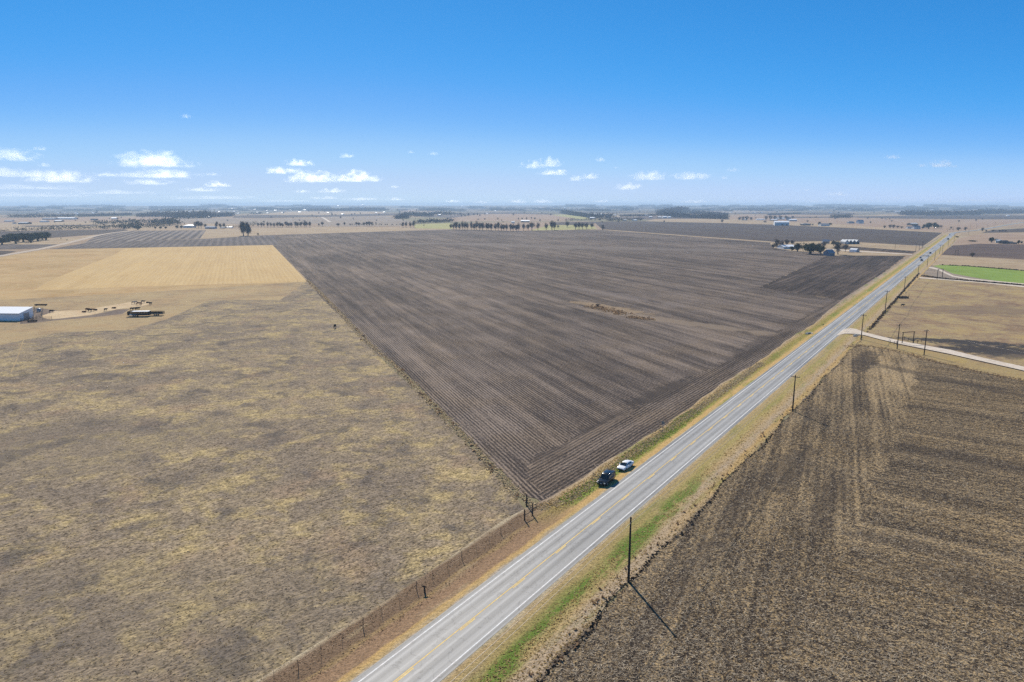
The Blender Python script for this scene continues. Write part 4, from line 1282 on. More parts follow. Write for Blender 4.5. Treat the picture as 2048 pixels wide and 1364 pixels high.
gable(225, 438.6, 9, 3.6, .7, R(20), M_slate, M_whitem, 'single white roofed house on the tan plain', 'house', None, 'farmhouse', 1)
gable(187, 440.6, 12, 3, .5, 0, M_dkwood, M_darkr, 'long dark shed on the tan plain', 'shed', None, 'shed', 1)
gable(374.5, 455.5, 17, 6.5, .8, 0, M_offw, M_whitem, 'white house with a hip roof before the tall bare trees', 'house', None, 'farmhouse', 1, 2, .5, hip=True)
gable(420, 457.6, 20, 5, .5, R(-8), M_slate, M_slate, 'blue grey barn with a dark opening between the trees', 'barn', None, 'barn', 1)
gable(458, 456.2, 10, 3, .5, 0, M_offw, M_whitem, 'small white shed near the tallest tree on the left', 'shed', None, 'shed', 1)
gable(445, 456.5, 8, 2.6, .5, 0, M_slate, M_metalr, 'small grey shed left of the small white shed', 'shed', None, 'shed', 1)
# middle
gable(1050.5, 444.6, 17, 4.2, .35, 0, M_dkwood, M_whitem, 'long white roofed shed behind the bare trees of the plot', 'shed', None, 'shed', 1)
gable(1026, 446.5, 6, 4, .7, 0, M_offw, M_metalr, 'pale house at the right end of the dense tree row', 'house', None, 'farmhouse', 1)
gable(1185, 438, 9, 3.6, .5, 0, M_slate, M_whitem, 'white roofed house at the tip of the yellow green field', 'house', None, 'farmhouse', 1)
gable(1199, 430.5, 18, 3, .3, R(-10), M_offw, M_whitem, 'brightest long white barn in the middle of the far woods', 'barn', None, 'barn', 1)
gable(1291, 432.3, 8, 3, .5, R(20), M_slate, M_whitem, 'white roofed barn, uppermost of the farm beyond the dark field', 'barn', None, 'barn', 1)
gable(1302, 435.6, 6, 3, .6, 0, M_slate, M_whitem, 'small white roofed shed right below the uppermost barn', 'shed', None, 'shed', 1)
gable(1320, 436.2, 7, 3, .6, 0, M_dkwood, M_whitem, 'white roofed shed with dark walls before the grey wood', 'shed', None, 'shed', 1)
gable(1330, 436, 8, 3.6, .6, 0, M_offw, M_whitem, 'white house next to the shed with dark walls', 'house', None, 'farmhouse', 1)
gable(1339, 436, 6, 3.2, .6, 0, M_offw, M_whitem, 'smaller white house at the end of the line before the grey wood', 'house', None, 'farmhouse', 1)
gable(1460.5, 420.8, 9, 2.4, .3, 0, M_offw, M_whitem, 'white barn alone on the far plain near the horizon', 'barn', None, 'barn')
gable(1490, 440.4, 8, 2.4, .4, 0, M_slate, M_whitem, 'pale shed under the grey clump left of the white barns', 'shed', None, 'shed')
gable(1522, 440.2, 17, 2.4, .3, 0, M_offw, M_whitem, 'low long white shed left of the grey trees', 'shed', None, 'shed')
gable(878, 431.2, 5, 2.8, .7, R(25), M_offw, M_whitem, 'bright white house beside the far middle wood', 'house', None, 'farmhouse')
gable(1203.5, 414.5, 4, 2.6, .7, 0, M_offw, M_whitem, 'brightest white barn close under the horizon', 'barn', None, 'barn')
gable(1152, 416, 4.5, 1.8, .6, 0, M_offw, M_whitem, 'white barn above dark trees close under the horizon', 'barn', None, 'barn')
gable(1797, 426, 11, 3, .4, 0, M_slate, M_whitem, 'large pale barn before the right far wood', 'barn', None, 'barn')
gable(1806, 422.4, 9, 1.8, .4, 0, M_offw, M_whitem, 'white barn above the large pale barn in the right wood', 'barn', None, 'barn')
gable(1865, 420.5, 6, 1.5, .5, 0, M_offw, M_whitem, 'tiny white house far in the right wood', 'house', None, 'farmhouse')
gable(500, 424.5, 0, 0, .5, 0, M_offw, M_whitem, 'white farm building between far dark strip and woods', 'barn', None, 'barn', p=at(536, 427.3), size=(14, 8)) if False else None
# specks of roofs toward the horizon
hb = random.Random(21)
specks = [(46, 419.8), (119, 418), (72, 426.6), (115, 427), (128, 427.3), (185, 427), (225, 421), (318, 419.5), (322, 425), (378, 423.7), (437, 424), (458, 419), (468, 423.6), (476, 427.7), (463, 418.5), (441, 433.5), (417, 434.8), (535, 427), (609, 420.5), (622, 417.5), (598, 425), (726, 415), (925, 416), (1115, 416.5), (1130, 417), (768, 425), (1231, 431), (1250, 441.7), (1270, 441.8), (1106, 418), (1509, 414.7), (676, 415.8), (550, 421.5), (565, 426), (890, 415), (985, 418), (1340, 428), (1700, 420.5), (1950, 424), (2030, 425)]
specks += [(hb.uniform(10, 2040), hb.choice((418, 420.5, 423, 426, 428.5, 432)) + hb.uniform(-.7, .7)) for _ in range(45)]
for (x, y) in specks:
    p = at(x, y)
    s = ppm(p)
    gable(x, y, 0, 0, .6, hb.uniform(-.4, .4), M_offw, M_whitem, 'tiny white roofed farm building on the far plain toward the horizon', 'building', 'tiny farm buildings toward the horizon', 'farm_building', p=at(x, y), size=(max(11, hb.uniform(3, 4.5) / s), max(5, 1.5 / s)))
for o in list(C.objects):
    if o.get('category') in ('barn', 'building', 'house', 'shed') and o.location.length > 7800:
        o.location.z = hill(o.location.x, o.location.y)

# ================================================================== UTILITY POLES
def make_pole():
    o = empty('utility_pole', (0, 0, 0))
    a = MB(); a.tube([(0, 0, -.3), (0, 0, 4), (0, 0, 10.3)], [.20, .175, .125], 10); a.build('pole', M_wood, o)
    a = MB(); a.box((0, .17, 9.75), (2.4, .10, .13)); ca = a.build('crossarm', M_wood, o)
    for x in (-1.05, -.45, 1.05):
        a = MB(); a.tube([(x, .17, 9.81), (x, .17, 9.93), (x, .17, 9.99), (x, .17, 10.03)], [.03, .06, .045, .02], 8); a.build('insulator', M_glassy, ca)
    for x in (-.5, .5):
        a = MB(); a.tube([(x, .11, 9.7), (0, .11, 9.2)], .025, 5); a.build('brace', M_galv, o)
    return o


pole0 = make_pole()
RZ = -R(RDEG)          # crossarm square to the road
POLES = [  # pixel base, label
    ((1257, 1163), 'nearest wooden utility pole, casting a long shadow on the stubble field', 1.0),
    ((1585, 822), 'second wooden utility pole with a crossarm, beside the golden verge', .975),
    ((1722, 679), 'wooden utility pole beside the mouth of the gravel driveway', 1.04),
    ((1770, 623), 'wooden utility pole on the brushy fence row past the driveway', 1.08),
    ((1808, 583), 'shorter looking utility pole at the green patch of the fence row', .95),
    ((1835, 556), 'utility pole at the corner of the burnt brown fence row', .97),
    ((1854, 534), 'utility pole across from the two oncoming dark cars', 1.0),
    ((1869, 521), 'utility pole at the entrance lane above the green field', 1.0),
]
POLEPOS = []
for i, (b, lab, s) in enumerate(POLES):
    o = pole0 if i == 0 else copy_tree(pole0)
    p = at(*b)
    o.location = p; o.rotation_euler.z = RZ; o.scale = (1, 1, s)
    tag(o, lab, 'utility pole', 'utility poles along the highway')
    POLEPOS.append((p, 10.0 * s))
    if i == 0:
        bare_top = o
o = copy_tree(pole0); o.location = at(1794, 698); o.rotation_euler = (0, 0, R(15)); o.scale.z = .96
tag(o, 'utility pole just left of the tall ranch gateway on the driveway', 'utility pole', 'utility poles along the driveway')
o = copy_tree(pole0); o.location = at(1848, 710); o.rotation_euler = (0, 0, R(15)); o.scale.z = .94
tag(o, 'utility pole right of the tall ranch gateway at the stubble field corner', 'utility pole', 'utility poles along the driveway')
near_pole = bpy.data.objects['utility_pole.001'] if False else pole0
DP = [at(1722, 679), at(1794, 698), at(1848, 710), at(2080, 772)]
far_poles = [(1879, 508), (1884, 508), (1896, 494), (1908, 484), (1906, 463), (1937, 470), (1940, 458), (1953, 456), (1975, 455), (1990, 452), (2007, 450), (2022, 447)]
for (x, y) in far_poles:
    o = copy_tree(pole0); o.location = at(x, y); o.rotation_euler.z = RZ
    tag(o, 'faint distant utility pole lining the highway near its bend', 'utility pole', 'distant utility poles by the highway bend')
for (x, y, s) in ((1831, 504, 1.0), (1838, 501, .8), (1844.5, 496.5, .9), (1895, 463, .7), (1868, 462, .7), (1790, 497.5, .65)):
    o = copy_tree(pole0); o.location = at(x, y); o.rotation_euler.z = RZ; o.scale.z = s
    tag(o, 'thin distant utility pole west of the highway beside the dark field', 'utility pole', 'thin poles west of the highway')


def wires(name, P, offs, label, sag=.9, r=.024):
    o = None
    mb = MB()
    for k in range(len(P) - 1):
        (a, ha), (b, hb_) = P[k], P[k + 1]
        d = (b - a).normalized(); nn = Vector((d.y, -d.x, 0))
        for (ox, oz) in offs:
            pts = []
            for i in range(13):
                t = i / 12
                q = a.lerp(b, t) + nn * ox
                q.z = ha + (hb_ - ha) * t + oz - sag * 4 * t * (1 - t)
                pts.append(q)
            mb.tube(pts, r, 4, caps=False)
    o = mb.build(name, M_wire)
    tag(o, label, 'power line')
    return o


# the nearest pole carries its wires on top pins, without an arm
for ch in list(bare_top.children):
    if ch.name.startswith(('crossarm', 'brace')):
        for g_ch in list(ch.children): bpy.data.objects.remove(g_ch)
        bpy.data.objects.remove(ch)
for zz in (10.12, 9.55):
    a = MB(); a.tube([(.10, 0, zz), (.22, 0, zz + .02)], .045, 8); a.build('insulator', M_glassy, bare_top)
prev = (rd(-78, 13.1), 10.0)
wires('power_line', [prev] + POLEPOS[:6], [(-.14, .12), (.14, -.45)], 'thin overhead wires strung between the roadside utility poles')
wires('power_line', [(POLEPOS[2][0], 10.2), (DP[1], 9.6), (DP[2], 9.4), (DP[3], 9.5)], [(0, .1)], 'thin overhead wire turning off along the driveway', .8)

# ================================================================== FENCES AND GATES
post0 = MB(); post0.tube([(0, 0, -.1), (.01, .01, .7), (0, 0, 1.45)], [.055, .05, .045], 6); post_me = post0.mesh('post'); post_me.materials.append(M_post)
tpost0 = MB(); tpost0.tube([(0, 0, -.1), (0, 0, 1.3)], .022, 5); tpost_me = tpost0.mesh('post'); tpost_me.materials.append(M_steel)


def fence(P, label, name='barbed_wire_fence', wood_every=4, wires_=4, h=1.25, big=()):
    o = empty(name, P[0], 0, label, 'fence')
    base = Vector(P[0])
    tops = []
    for i, p in enumerate(P):
        q = bpy.data.objects.new('post', post_me if i % wood_every == 0 else tpost_me)
        C.objects.link(q); q.parent = o
        q.location = p - base
        q.rotation_euler = (random.uniform(-.07, .07), random.uniform(-.07, .07), random.uniform(0, 6))
        s = random.uniform(.92, 1.12)
        q.scale = (1, 1, s) if i not in big else (2.0, 2.0, 1.5)
        tops.append(p - base)
    for k in range(wires_):
        z = h * (k + 1) / wires_
        mb = MB(); mb.tube([t + Vector((0, 0, z + random.uniform(-.03, .03))) for t in tops], .0035, 3, caps=False)
        mb.build('wire', M_wire, o)
    return o


def along(pts, step):
    """points every `step` metres along a pixel polyline"""
    W_ = [at(*p) for p in pts]
    out = []
    for a, b in zip(W_, W_[1:]):
        k = max(1, round((b - a).length / step))
        out += [a.lerp(b, i / k) for i in range(k)]
    return out + [W_[-1]]


road_posts = [(450, 1437), (500, 1397), (548, 1360), (597, 1340), (642, 1309), (685, 1284), (726, 1256), (763, 1231), (799, 1207), (834, 1183), (865, 1160), (896, 1144), (924, 1120), (953, 1104), (979, 1087), (1002, 1069), (1024, 1051)]
fence([at(x, y) for x, y in road_posts], 'barbed wire fence between the grazed pasture and the mown roadside', wood_every=3)
edge_pts = [(1053, 1011), (1028, 991), (1004, 963), (982, 942), (940, 893), (900, 856), (870, 825), (830, 783), (790, 742), (745, 702), (700, 653), (655, 607), (630, 580), (614, 563)]
ep = along(edge_pts, 4.4)
fence(ep[:96], 'barbed wire fence along the pasture edge of the ploughed field', wood_every=4)
fence(along([(614, 563), (596, 564), (576, 565)], 5), 'short run of dark posts at the corner of hay field and pasture', 'cross_fence', 1)
fence(along([(657, 609), (645, 609), (625, 611)], 5), 'short cross fence running from field edge into the pasture', 'cross_fence', 1)


def corner_brace():
    o = empty('fence_corner_brace', at(1065, 1031), 0, 'heavy wooden corner posts with rails where the two pasture fences meet', 'fence corner')
    P = [at(1049, 1041), at(1065, 1031), at(1053, 1011)]
    b0 = Vector(P[1])
    for p, hh in zip(P, (2.1, 2.3, 2.2)):
        m = MB(); q = p - b0
        m.tube([q + Vector((0, 0, -.1)), q + Vector((.02, 0, hh * .5)), q + Vector((0, .03, hh))], [.13, .12, .10], 8); m.build('post', M_wood, o)
    for a, b in ((0, 1), (1, 2)):
        m = MB(); m.tube([P[a] - b0 + Vector((0, 0, .95)), P[b] - b0 + Vector((0, 0, 1.0))], .06, 6); m.build('rail', M_wood, o)
        m = MB(); m.tube([P[a] - b0 + Vector((0, 0, .15)), P[b] - b0 + Vector((0, 0, 1.75))], .018, 4); m.build('brace_wire', M_wire, o)


corner_brace()
# short dark stump-like post with a leaning board on the roadside fence
def stub_post():
    p = at(850, 1186)
    o = empty('leaning_post', p, 0, 'short thick dark leaning post beside the roadside fence', 'post')
    m = MB(); m.tube([(0, 0, -.1), (-.05, .03, .5), (-.12, .05, 1.15)], [.14, .13, .10], 8); m.build('stump', M_wood, o)
    m = MB(); m.box((-.1, .05, 1.0), (.7, .09, .16), Matrix.Rotation(.2, 3, 'Y')); m.build('board', M_wood, o)


stub_post()
fence(along([(1738, 659), (1765, 629), (1790, 602), (1815, 573), (1838, 547)], 5.0), 'dark brush lined fence between the highway and the dry pasture', 'fence_row', 2)
fence(along([(1838, 547), (1870, 556.8), (1884, 557.5)], 6), 'fence along the lane at the top of the dry pasture', 'fence_row', 2)


def ranch_gate(pl, pr, hgt, label, name='ranch_gateway', th=.16, arms=True):
    a, b = at(*pl), at(*pr)
    o = empty(name, a, 0, label, 'gateway')
    d = b - a
    for q in (Vector((0, 0, 0)), d):
        m = MB(); m.tube([q + Vector((0, 0, -.1)), q + Vector((0, 0, hgt))], th, 8); m.build('post', M_wood, o)
    u = d.normalized()
    m = MB(); m.tube([-u * .4 + Vector((0, 0, hgt + .05)), d + u * .4 + Vector((0, 0, hgt + .05))], th * .8, 8); m.build('beam', M_wood, o)
    return o, d


g_, d_ = ranch_gate((1804, 687.5), (1826, 686), 4.6, 'tall dark pipe gateway over the gravel driveway')


def gate_wing(pts, label):
    P = [at(*p) for p in pts]
    o = empty('gate_wing', P[0], 0, label, 'fence')
    b0 = Vector(P[0])
    for p in P:
        m = MB(); m.tube([p - b0 + Vector((0, 0, -.1)), p - b0 + Vector((0, 0, 1.5))], .09, 6); m.build('post', M_wood, o)
    for z in (.5, .95, 1.4):
        m = MB(); m.tube([p - b0 + Vector((0, 0, z)) for p in P], .035, 5); m.build('rail', M_steel, o)


gate_wing([(1827, 686.5), (1835, 687), (1843, 684.5)], 'low pipe fence wing right of the tall gateway')
gate_wing([(1780, 688), (1788, 690), (1793, 690)], 'low pipe fence wing left of the tall gateway, before a utility pole')
gate_wing([(1808, 680), (1816, 683)], 'swung open gate panel behind the tall gateway')
ranch_gate((1874, 558.5), (1884, 558), 7.5, 'dark gateway frame at the corner lane below the green field', th=.22)
fence(along([(1838, 550.5), (1856, 554), (1874, 557)], 5), 'dark rail fence beside the gateway below the green field', 'rail_fence', 1, 3)
fence(along([(1838, 538), (1856, 540.5), (1874, 544.5), (1884, 547)], 7), 'rail fence along the curve of the lane at the green field', 'rail_fence', 1, 3)
ranch_gate((1910, 511.5), (1915.5, 511.3), 5.8, 'slim dark gateway frame at the edge of the brown field', th=.18)


def wooden_ramp():
    p = at(1806, 597)
    o = empty('loading_chute', (at(1797, 597).x, p.y, 0), R(4), 'dark wooden loading chute beside the brushy fence row', 'chute')
    m = MB(); m.box((3, 0, .7), (6.5, .15, .9)); m.build('side', M_dkwood, o)
    m = MB(); m.box((3, 1.6, .7), (6.5, .15, .9)); m.build('side', M_dkwood, o)
    for x in (0, 2, 4, 6.2):
        m = MB(); m.tube([(x, -.15, -.1), (x, -.15, 1.7 if x < 6 else 2.8)], .1, 6); m.build('post', M_wood, o)


wooden_ramp()


def pen_panels():
    lay = [((42, 643), (62, 642)), ((62, 642), (84, 634)), ((84, 634), (86, 622)), ((86, 622), (60, 619)), ((60, 619), (52, 622)), ((66, 640), (70, 620)), ((44, 646), (86, 640)), ((86, 640), (104, 640))]
    for (a, b) in lay:
        p, q = at(*a), at(*b)
        o = empty('pen_panel', p, 0, 'rusty pipe panel of the cattle pen at the end of the white barn', 'pen panel', 'pipe panels of the cattle pen')
        d = q - p
        for z in (.4, .8, 1.2, 1.6):
            m = MB(); m.tube([(0, 0, z), (d.x, d.y, z)], .045, 5); m.build('rail', M_steel, o)
        k = max(1, int(d.length / 3))
        for i in range(k + 1):
            m = MB(); m.tube([(d.x * i / k, d.y * i / k, -.1), (d.x * i / k, d.y * i / k, 1.8)], .07, 6); m.build('post', M_steel, o)


pen_panels()


def trough(px, py, L, label, rz=0.0):
    p = at(px, py)
    o = empty('feed_trough', p, rz, label, 'trough')
    m = MB()
    m.prism([(-.45, .25), (.45, .25), (.6, .8), (.48, .8), (.36, .35), (-.36, .35), (-.48, .8), (-.6, .8)], -L / 2, L / 2)
    m.v = [(y, x, z) for x, y, z in m.v]; m.f = [f[::-1] for f in m.f]
    m.build('tub', M_dkwood, o)
    for x in (-L * .4, L * .4):
        q = MB(); q.box((x, 0, .12), (.12, .9, .25)); q.build('leg', M_steel, o)


trough(82, 611, 6.5, 'long dark feed trough behind the cattle pen')
trough(65, 644, 4.0, 'dark water trough in front of the cattle pen', R(10))


def water_tank():
    p = at(78, 623.5)
    o = empty('water_tank', p, 0, 'small pale round water tank inside the cattle pen', 'tank')
    m = MB(); m.tube([(0, 0, 0), (0, 0, 1.6), (0, 0, 1.8)], [1.0, 1.0, .5], 16); m.build('tank', M_galv, o)
    m = MB(); m.tube([(0, 0, 1.78), (0, 0, 1.95)], .3, 10); m.build('lid', M_whitem, o)


water_tank()


# ================================================================== TRAILERS AT THE FEEDING GROUND
def wheel(o, x, y, r, wdt, tyre, rim):
    m = MB(); m.tube([(x, y - wdt / 2, r), (x, y - wdt / 2 + .03, r), (x, y + wdt / 2 - .03, r), (x, y + wdt / 2, r)], [r * .88, r, r, r * .88], 20)
    wl = m.build('wheel', tyre, o)
    s = 1 if y > 0 else -1
    m = MB(); m.tube([(x, y + s * (wdt / 2 - .02), r), (x, y + s * (wdt / 2 + .012), r)], [r * .62, r * .5], 14); m.build('rim', rim, wl)
    return wl


M_tyre = plain('tyre_rubber', (.018, .018, .019), .85, .2, 0, .2, 8)
M_rim = plain('alloy_rim', (.45, .46, .48), .3, .6, .8, .05, 4)


def cattle_trailer():
    p = at(279, 632.5)
    o = empty('cattle_trailer', p, R(4), 'long black cattle trailer with a pale roof on the pasture', 'trailer')
    L, W_, h0, h1 = 10.4, 2.5, .75, 2.9
    m = MB(); m.box((0, 0, .85), (L, W_, .25)); m.build('floor', M_black, o)
    for s in (-1, 1):
        m = MB()
        for z, t in ((1.25, .55), (1.85, .35), (2.35, .35), (2.78, .25)):
            m.box((0, s * W_ / 2, z), (L, .06, t))
        for i in range(9):
            m.box((-L / 2 + .1 + i * (L - .2) / 8, s * (W_ / 2 + .05), 1.9), (.1, .06, 2.0))
        m.build('side', M_black, o)
    m = MB(); m.box((L / 2, 0, 1.9), (.06, W_, 2.0)); m.build('front_wall', M_black, o)
    m = MB(); m.box((-L / 2, 0, 1.9), (.06, W_, 2.0)); m.build('tailgate', M_black, o)
    m = MB(); m.box((1.0, 0, 2.96), (L - 2.2, W_ + .1, .08)); m.build('roof', M_whitem, o)
    for x in (-2.4, -1.4):
        for s in (-1, 1):
            wheel(o, x, s * 1.2, .42, .26, M_tyre, M_rim)
    m = MB(); m.box((-1.9, -1.28, 1.0), (2.4, .32, .12)); m.build('fender', M_whitem, o)
    m = MB(); m.box((-3.6, -1.3, 1.15), (1.1, .1, .8)); m.build('tool_box', M_offw, o)


cattle_trailer()
bpy.data.objects['cattle_trailer'].scale.z = .88


def flat_trailer():
    p = at(313, 631)
    o = empty('hay_trailer', p, R(5), 'low black flat trailer hitched behind the cattle trailer', 'trailer')
    L, W_ = 7.2, 2.4
    m = MB(); m.box((0, 0, .85), (L, W_, .18)); m.build('deck', M_dkwood, o)
    for s in (-1, 1):
        m = MB(); m.box((0, s * W_ / 2, 1.5), (L, .06, .5)); m.box((0, s * W_ / 2, 2.05), (L, .06, .22))
        for i in range(6): m.box((-L / 2 + .1 + i * (L - .2) / 5, s * (W_ / 2 + .045), 1.5), (.09, .05, 1.3))
        m.build('side', M_black, o)
    for x in (-.5, .5):
        for s in (-1, 1): wheel(o, x, s * 1.15, .38, .24, M_tyre, M_rim)
    m = MB(); m.tube([(-L / 2, -.5, .8), (-L / 2 - 1.3, 0, .75), (-L / 2, .5, .8)], .06, 6); m.build('drawbar', M_steel, o)


flat_trailer()


# ================================================================== CATTLE
def cow_mesh(lying=False):
    """one continuous body grown over a skeleton"""
    V = [(0, 0, 1.12), (-.35, 0, 1.14), (-.75, 0, 1.16), (.4, 0, 1.12), (.75, 0, 1.18), (1.05, 0, 1.22), (1.35, 0, 1.12), (1.62, 0, .95),
         (-.78, .2, .85), (-.9, .22, .55), (-.8, .22, .05), (-.78, -.2, .85), (-.9, -.22, .55), (-.8, -.22, .05),
         (.68, .2, .8), (.68, .2, .45), (.7, .2, .05), (.68, -.2, .8), (.66, -.2, .45), (.62, -.2, .05),
         (-1.0, 0, 1.2), (-1.08, 0, .75), (1.22, .18, 1.27), (1.22, -.18, 1.27)]
    Rr = [.40, .39, .33, .38, .33, .22, .17, .10, .17, .085, .06, .17, .085, .06, .14, .08, .06, .14, .08, .06, .06, .03, .04, .04]
    E_ = [(0, 1), (1, 2), (0, 3), (3, 4), (4, 5), (5, 6), (6, 7), (2, 8), (8, 9), (9, 10), (2, 11), (11, 12), (12, 13), (4, 14), (14, 15), (15, 16), (4, 17), (17, 18), (18, 19), (2, 20), (20, 21), (6, 22), (6, 23)]
    if lying:
        V = [(x, y, z - .72) if z > .9 else (x + (.25 if x > 0 else .2), y * 2.2, .12 + .12 * (z > .5)) for x, y, z in V]
    me = bpy.data.meshes.new('cow')
    me.from_pydata(V, E_, [])
    ob = bpy.data.objects.new('cow_build', me)
    C.objects.link(ob)
    sk = ob.modifiers.new('skin', 'SKIN')
    for i, r in enumerate(Rr):
        me.skin_vertices[0].data[i].radius = (r * .8, r)
        me.skin_vertices[0].data[i].use_root = (i == 0)
    ss = ob.modifiers.new('sub', 'SUBSURF'); ss.levels = 1; ss.render_levels = 1
    dg = bpy.context.evaluated_depsgraph_get()
    out = bpy.data.meshes.new_from_object(ob.evaluated_get(dg))
    bpy.data.objects.remove(ob)
    for p in out.polygons: p.use_smooth = True
    return out


COW = {}
for k, m in (('red', M_hide_r), ('black', M_hide_k), ('tan', M_hide_t)):
    for l in (False, True):
        me = cow_mesh(l); me.name = 'cow'; me.materials.clear(); me.materials.append(m); COW[k, l] = me


def cow(px, py, rz, k, lying, label, group=None, s=1.0):
    o = link_mesh('cow', COW[k, lying])
    o.location = at(px, py); o.rotation_euler.z = R(rz); o.scale = (s, s, s)
    tag(o, label, 'cow', group)


cow(169, 624.6, 175, 'red', True, 'red brown cow lying leftmost in the group on pale litter')
cow(175, 621.5, 10, 'red', False, 'red brown cow standing at the back of the group on pale litter')
cow(180, 623.6, 200, 'black', False, 'black cow standing in the middle of the group on pale litter')
cow(185, 622.6, 30, 'red', False, 'red brown cow standing right in the group on pale litter')
cow(191.5, 620.6, 170, 'black', True, 'dark cow lying rightmost in the group on pale litter')
cow(211.5, 621.8, 80, 'black', False, 'lone dark cow seen end on, between the two cattle groups', s=1.0)
cow(229, 616.8, 185, 'red', True, 'lone brown cow lying on pale litter nearest the cattle trailer')
cow(267, 607.8, 10, 'tan', False, 'pale cream cow standing at the left end of the upper group')
cow(272, 606.8, 170, 'tan', False, 'pale cream cow standing behind the leftmost one of the upper group')
cow(276.5, 609.6, 60, 'red', False, 'red brown cow standing in front of the upper group')
cow(282.5, 609.6, 110, 'red', False, 'red brown cow standing beside the front cow of the upper group')
cow(286, 605.8, 5, 'black', False, 'dark cow standing at the back of the upper group')
cow(295.5, 605.8, 0, 'black', True, 'dark cow lying near the right end of the upper group')
cow(301.5, 609.4, 85, 'black', False, 'dark cow seen end on at the right end of the upper group')
for i, x in enumerate((264, 268.5, 273, 276)):
    cow(x, 620.4 - i * .3, (0, 20, 170, 60)[i], 'black', False, 'black cow standing just behind the black cattle trailer', 'black cows behind the cattle trailer')
cow(103, 625, 20, 'black', False, 'single dark cow on the trampled soil near the pens')
cow(670, 656.5, 90, 'black', False, 'single black cow out on the open pasture near the ploughed field', s=1.25)
cow(1670, 553, 20, 'red', False, '') if False else None
for (x, y) in ((1805, 613),):
    cow(x, y, 10, 'black', False, 'single dark cow in the dry pasture past the driveway')


# ================================================================== CARS
M_paint_k = plain('black_car_paint', (.010, .011, .014), .16, .6, 0, .05, 1)
M_paint_w = plain('white_car_paint', (.84, .85, .86), .22, .5, 0, .02, 1)
M_paint_d = plain('dark_grey_car_paint', (.028, .030, .036), .2, .6, 0, .05, 1)
M_glass = plain('tinted_glass', (.012, .016, .018), .04, .8, 0, .1, 1)
M_lamp = plain('headlamp_lens', (.70, .72, .74), .1, .8, .3, .05, 4)
M_tail = plain('tail_lamp_lens', (.35, .02, .015), .15, .6, 0, .05, 4)
M_trim = plain('black_plastic_trim', (.02, .02, .021), .6, .3, 0, .1, 5)
M_chrome = plain('bright_trim', (.60, .61, .63), .15, .8, 1, .03, 3)


